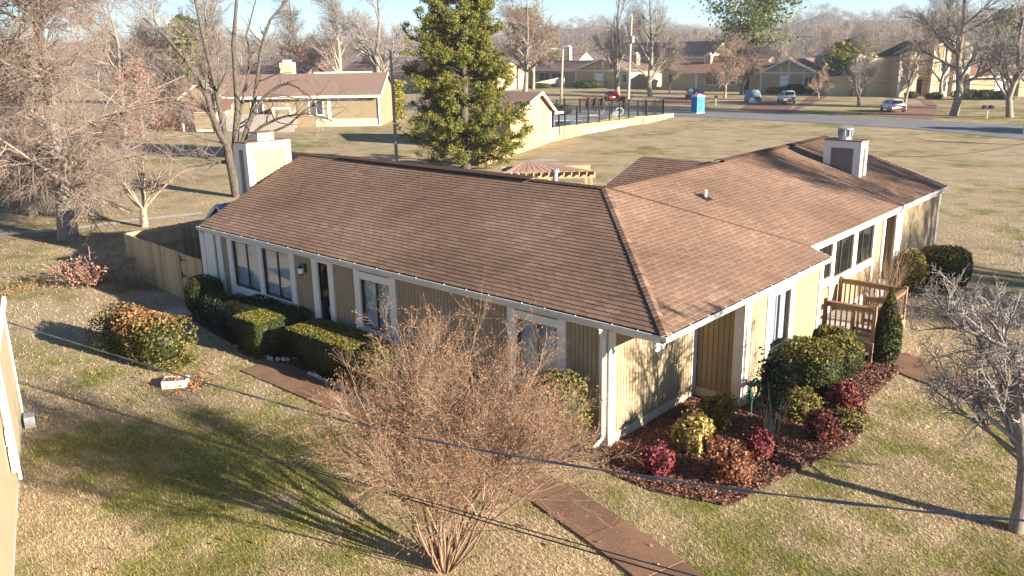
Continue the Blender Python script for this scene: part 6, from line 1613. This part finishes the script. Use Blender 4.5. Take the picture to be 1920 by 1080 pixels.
# trees out to the right whose shade falls on the long wing and the lawn
for (x,y,hh,k,lb) in [(15.5,18,10.5,6,'nearest the deck'),(19,22.5,13,3,'beyond the end of the long wing')]:
    place_tree(x,y,hh,k,'bare tree out of view right of the house, '+lb,'trees right of the house')
# rows further back
rng=np.random.default_rng(77); spots=[]
while len(spots)<64:
    px=rng.uniform(-40,1960); dep=rng.uniform(168,300)
    d=ray(px,88); q=CAM[:2]+d[:2]*dep
    if all((q[0]-s[0])**2+(q[1]-s[1])**2>36 for s in spots): spots.append(q)
for i,q in enumerate(spots):
    kk=int(rng.choice([0,1,2,2,3,6])); hh=rng.uniform(7.5,12.5)
    col_=960+FPX*((np.array([q[0],q[1],8])-CAM)@CR)/((np.array([q[0],q[1],8])-CAM)@CF)
    zones=[(180,'behind the huge shade tree'),(420,'behind the red slat fence'),(620,'behind the left half of the left house'),(760,'between the left house and the cedar'),(980,'behind the cedar'),(1130,'behind the gable house by the pool'),(1240,'behind the leaning utility pole'),(1420,'behind the long wing of the gable house across the street'),(1540,'behind the big pine'),(1640,'behind the olive evergreen'),(1800,'behind the two storey house'),(9999,'behind the annex at the far right')]
    where=next(t for lim,t in zones if col_<lim)
    place_tree(q[0],q[1],hh,kk,('tall ' if hh>10.8 else 'low ' if hh<9.1 else '')+['spreading grey','pale vase shaped','brownish spreading','slim pale','','','pale twiggy'][kk]+' bare tree '+where,'bare trees behind the far houses')

def evergreen(label,x,y,H,prof_,mat,n,size,seed,barkm='bark_dark',layers=0):
    rng=np.random.default_rng(seed); t=thing('evergreen_tree',label,'tree',(x,y,0))
    mb=MB(); mb.tube([(0,0,0),(.1,0,H*.5),(0,0,H*.97)],[H*.02,H*.014,.03],8); mb.build('trunk',M[barkm],t)
    nb=70; zz=rng.uniform(prof_[0][0],.98,nb)*H; az=rng.uniform(0,6.283,nb); LB=np.interp(zz/H,[p[0] for p in prof_],[p[1] for p in prof_])*rng.uniform(.6,1.15,nb)
    if layers: zz=np.round(zz/(H/layers))*(H/layers)+rng.normal(scale=.2,size=nb)
    P,R=grow_from(rng,np.c_[np.zeros((nb,2)),zz],unit(np.c_[np.cos(az),np.sin(az),np.full(nb,.18)]),LB,np.full(nb,.08),6,.08,.03,.25)
    link('branches',tube_mesh('branches',[(P,R,4)],M[barkm],rng),t)
    pi=rng.integers(0,nb,n); tt=rng.uniform(.25,1,n)*5; i0=np.minimum(tt.astype(int),4); f=(tt-i0)[:,None]
    C=P[pi,i0]*(1-f)+P[pi,i0+1]*f; sc=LB[pi][:,None]*.16
    C=C+rng.normal(size=(n,3))*sc*np.array([1,1,.55])
    bv=rng.random(nb); link('crown',leaf_mesh('crown',rng,C,unit(C-np.array([0,0,H*.35])),size,M[mat],.4,np.clip(.5*bv[pi]+.5*rng.random(n),0,1),1.8),t)
    return t
q=CAM+ray(1412,88)*165
evergreen('big spreading pine rising above the right gable house','' or q[0],q[1],21,[(.33,4),(.45,9),(.7,10),(.9,8),(1,4)],'leaf_pine',9000,.36,91,layers=8)
q=at(1585,172); evergreen('olive and rust bushy evergreen left of the two storey house',q[0],q[1],8.2,[(.05,4),(.4,4.8),(.8,3.2),(1,.6)],'leaf_cedar',5200,.3,92)
q=CAM+ray(1935,88)*140; evergreen('dark evergreen at the far right edge of the photo',q[0],q[1],15,[(.1,4),(.5,4.5),(.85,3),(1,.5)],'leaf_pine',4200,.4,93)
q=CAM+ray(1880,88)*210; evergreen('dark evergreen behind the annex roof',q[0],q[1],15,[(.1,4),(.5,5),(.85,3),(1,.5)],'leaf_pine',3600,.45,94)
q=CAM+ray(980,88)*200; evergreen('thin dark topped evergreen behind the bare trees left of the blue sky gap',q[0],q[1],17,[(.5,2.5),(.75,4),(.9,4),(1,1.5)],'leaf_pine',2600,.4,95)
q=CAM+ray(350,88)*135; evergreen('olive evergreen behind the dark stemmed tree',q[0],q[1],14,[(.2,3.5),(.5,5),(.85,3.5),(1,.6)],'leaf_cedar',4200,.35,96)
q=CAM+ray(1028,88)*215; evergreen('olive evergreen behind the pale ramp side tree',q[0],q[1],13,[(.2,3),(.5,3.5),(.85,2.5),(1,.6)],'leaf_cedar',2600,.4,97)
q=CAM+ray(560,88)*190; evergreen('rusty leaved oak behind the left house roof',q[0],q[1],9,[(.1,6),(.5,7),(.85,5),(1,.8)],'leaf_rust',2600,.4,98)

q=at(1835,243); evergreen('evergreen out of view to the right that shades the street and verge',q[0]+24,q[1]+3.4,8.5,[(.05,3),(.4,4),(.8,2.5),(1,.5)],'leaf_pine',3000,.4,99)
# ---------------------------------------------------------------- hills and woodland
def hill_h(x,y):
    dx=x-CAM[0];dy=y-CAM[1];r=np.hypot(dx,dy);a=np.degrees(np.arctan2(dy,dx))
    prof=np.interp(a,[60,92,100,107,112,117,122,126,131,137,145,152,160,175,200],[14,18,17,18,24,13,16,20,16,11,10,13,11,9,8])
    prof=prof+2.2*np.sin(a*1.3)+1.4*np.sin(a*3.1+1)
    return np.clip((r-330)/520,0,1)**1.3*prof*np.where(r>850,np.clip(1.25-(r-850)/2400,.5,1.3),1)
rr=np.linspace(320,1700,40); aa=np.radians(np.linspace(62,200,120))
RRg,AAg=np.meshgrid(rr,aa,indexing='ij'); X=CAM[0]+RRg*np.cos(AAg);Y=CAM[1]+RRg*np.sin(AAg);Z=hill_h(X,Y)-.3
V=np.stack([X,Y,Z],-1).reshape(-1,3); I=np.arange(len(V)).reshape(40,120)
F=np.stack([I[:-1,:-1],I[1:,:-1],I[1:,1:],I[:-1,1:]],-1).reshape(-1,4)
setting(link('hills',np_mesh('hills',V,F[:, ::-1],mat_plain('leaf_litter_hillside',(.17,.125,.095),1,.25,.03),None,True)))
rng=np.random.default_rng(55); nT=5200
a=np.radians(rng.uniform(90,176,nT)); r=np.sqrt(rng.uniform(260**2,980**2,nT)); x=CAM[0]+r*np.cos(a); y=CAM[1]+r*np.sin(a); z=hill_h(x,y)
# one cheap tree as slivers, copied with numpy
def cheap(seed,nt):
    g=np.random.default_rng(seed); U=unit(g.normal(size=(nt,3))); U[:,2]=np.abs(U[:,2])*.9+.1
    C=np.array([0,0,.55])+U*np.array([.30,.30,.42])*g.uniform(.35,1,nt)[:,None]; d=unit(U+np.array([0,0,.5])+g.normal(scale=.35,size=(nt,3)))
    L=g.uniform(.06,.15,nt)[:,None]; s=unit(np.cross(d,g.normal(size=(nt,3))))*.006
    tw=np.stack([C-s,C+s,C+d*L],1).reshape(-1,3)
    k=3; tr=np.array([(-.012,-.007,0),(.012,-.007,0),(0,.012,.75),(0,.012,0),(.012,-.007,0),(0,0,.75),(-.012,-.007,0),(0,.012,0),(0,0,.75)])
    return np.concatenate([tw,tr])
prot=[cheap(i,96) for i in range(5)]
VV=[];val=[]
for i in range(nT):
    p_=prot[i%5]; hh=rng.uniform(8,13.5); th=rng.uniform(0,6.28); c,s=math.cos(th),math.sin(th); w=hh*rng.uniform(.8,1.25)*(1+r[i]/900)**0
    v=np.empty_like(p_); v[:,0]=(p_[:,0]*c-p_[:,1]*s)*w+x[i]; v[:,1]=(p_[:,0]*s+p_[:,1]*c)*w+y[i]; v[:,2]=p_[:,2]*hh+z[i]-.3
    VV.append(v); val.append(np.full(len(p_)//3,rng.random()))
V=np.concatenate(VV); val=np.concatenate(val)
M['wood']=mat_attr('winter_woodland_twigs',[(0,(.085,.062,.048)),(.55,(.15,.116,.092)),(.9,(.205,.165,.135)),(.94,(.12,.12,.05)),(1,(.09,.10,.035))],.95)
setting(link('woodland',np_mesh('woodland',V,np.arange(len(V)).reshape(-1,3),M['wood'],val)),'stuff')

# ---------------------------------------------------------------- air
mb=MB(); mb.box(-1800,-1800,-1.2,1800,1800,62); hz=mb.build('haze',None); setting(hz,'stuff')
mh=bpy.data.materials.new('haze'); mh.use_nodes=True; nt=mh.node_tree; nt.nodes.remove(nt.nodes['Principled BSDF'])
pv=N(nt,'ShaderNodeVolumePrincipled'); pv.inputs['Color'].default_value=(.80,.84,.92,1); pv.inputs['Density'].default_value=.0003; pv.inputs['Anisotropy'].default_value=.2
nt.links.new(pv.outputs[0],nt.nodes['Material Output'].inputs['Volume']); hz.data.materials.append(mh)

# tell look-alikes among the background trees apart by their order from the left
from collections import defaultdict
same = defaultdict(list)
for o in scene.objects:
    if o.parent is None and o.get('group') == 'bare trees behind the far houses':
        d = np.array(o.location)-CAM; same[o['label']].append(((d@CR)/(d@CF), o))
for lb, lst in same.items():
    if len(lst) > 1:
        lst.sort(key=lambda t: t[0])
        for i, (c, o) in enumerate(lst): o['label'] = lb+', '+(['leftmost of these','next from the left','third from the left','fourth from the left'][i] if i < len(lst)-1 else 'rightmost of these')
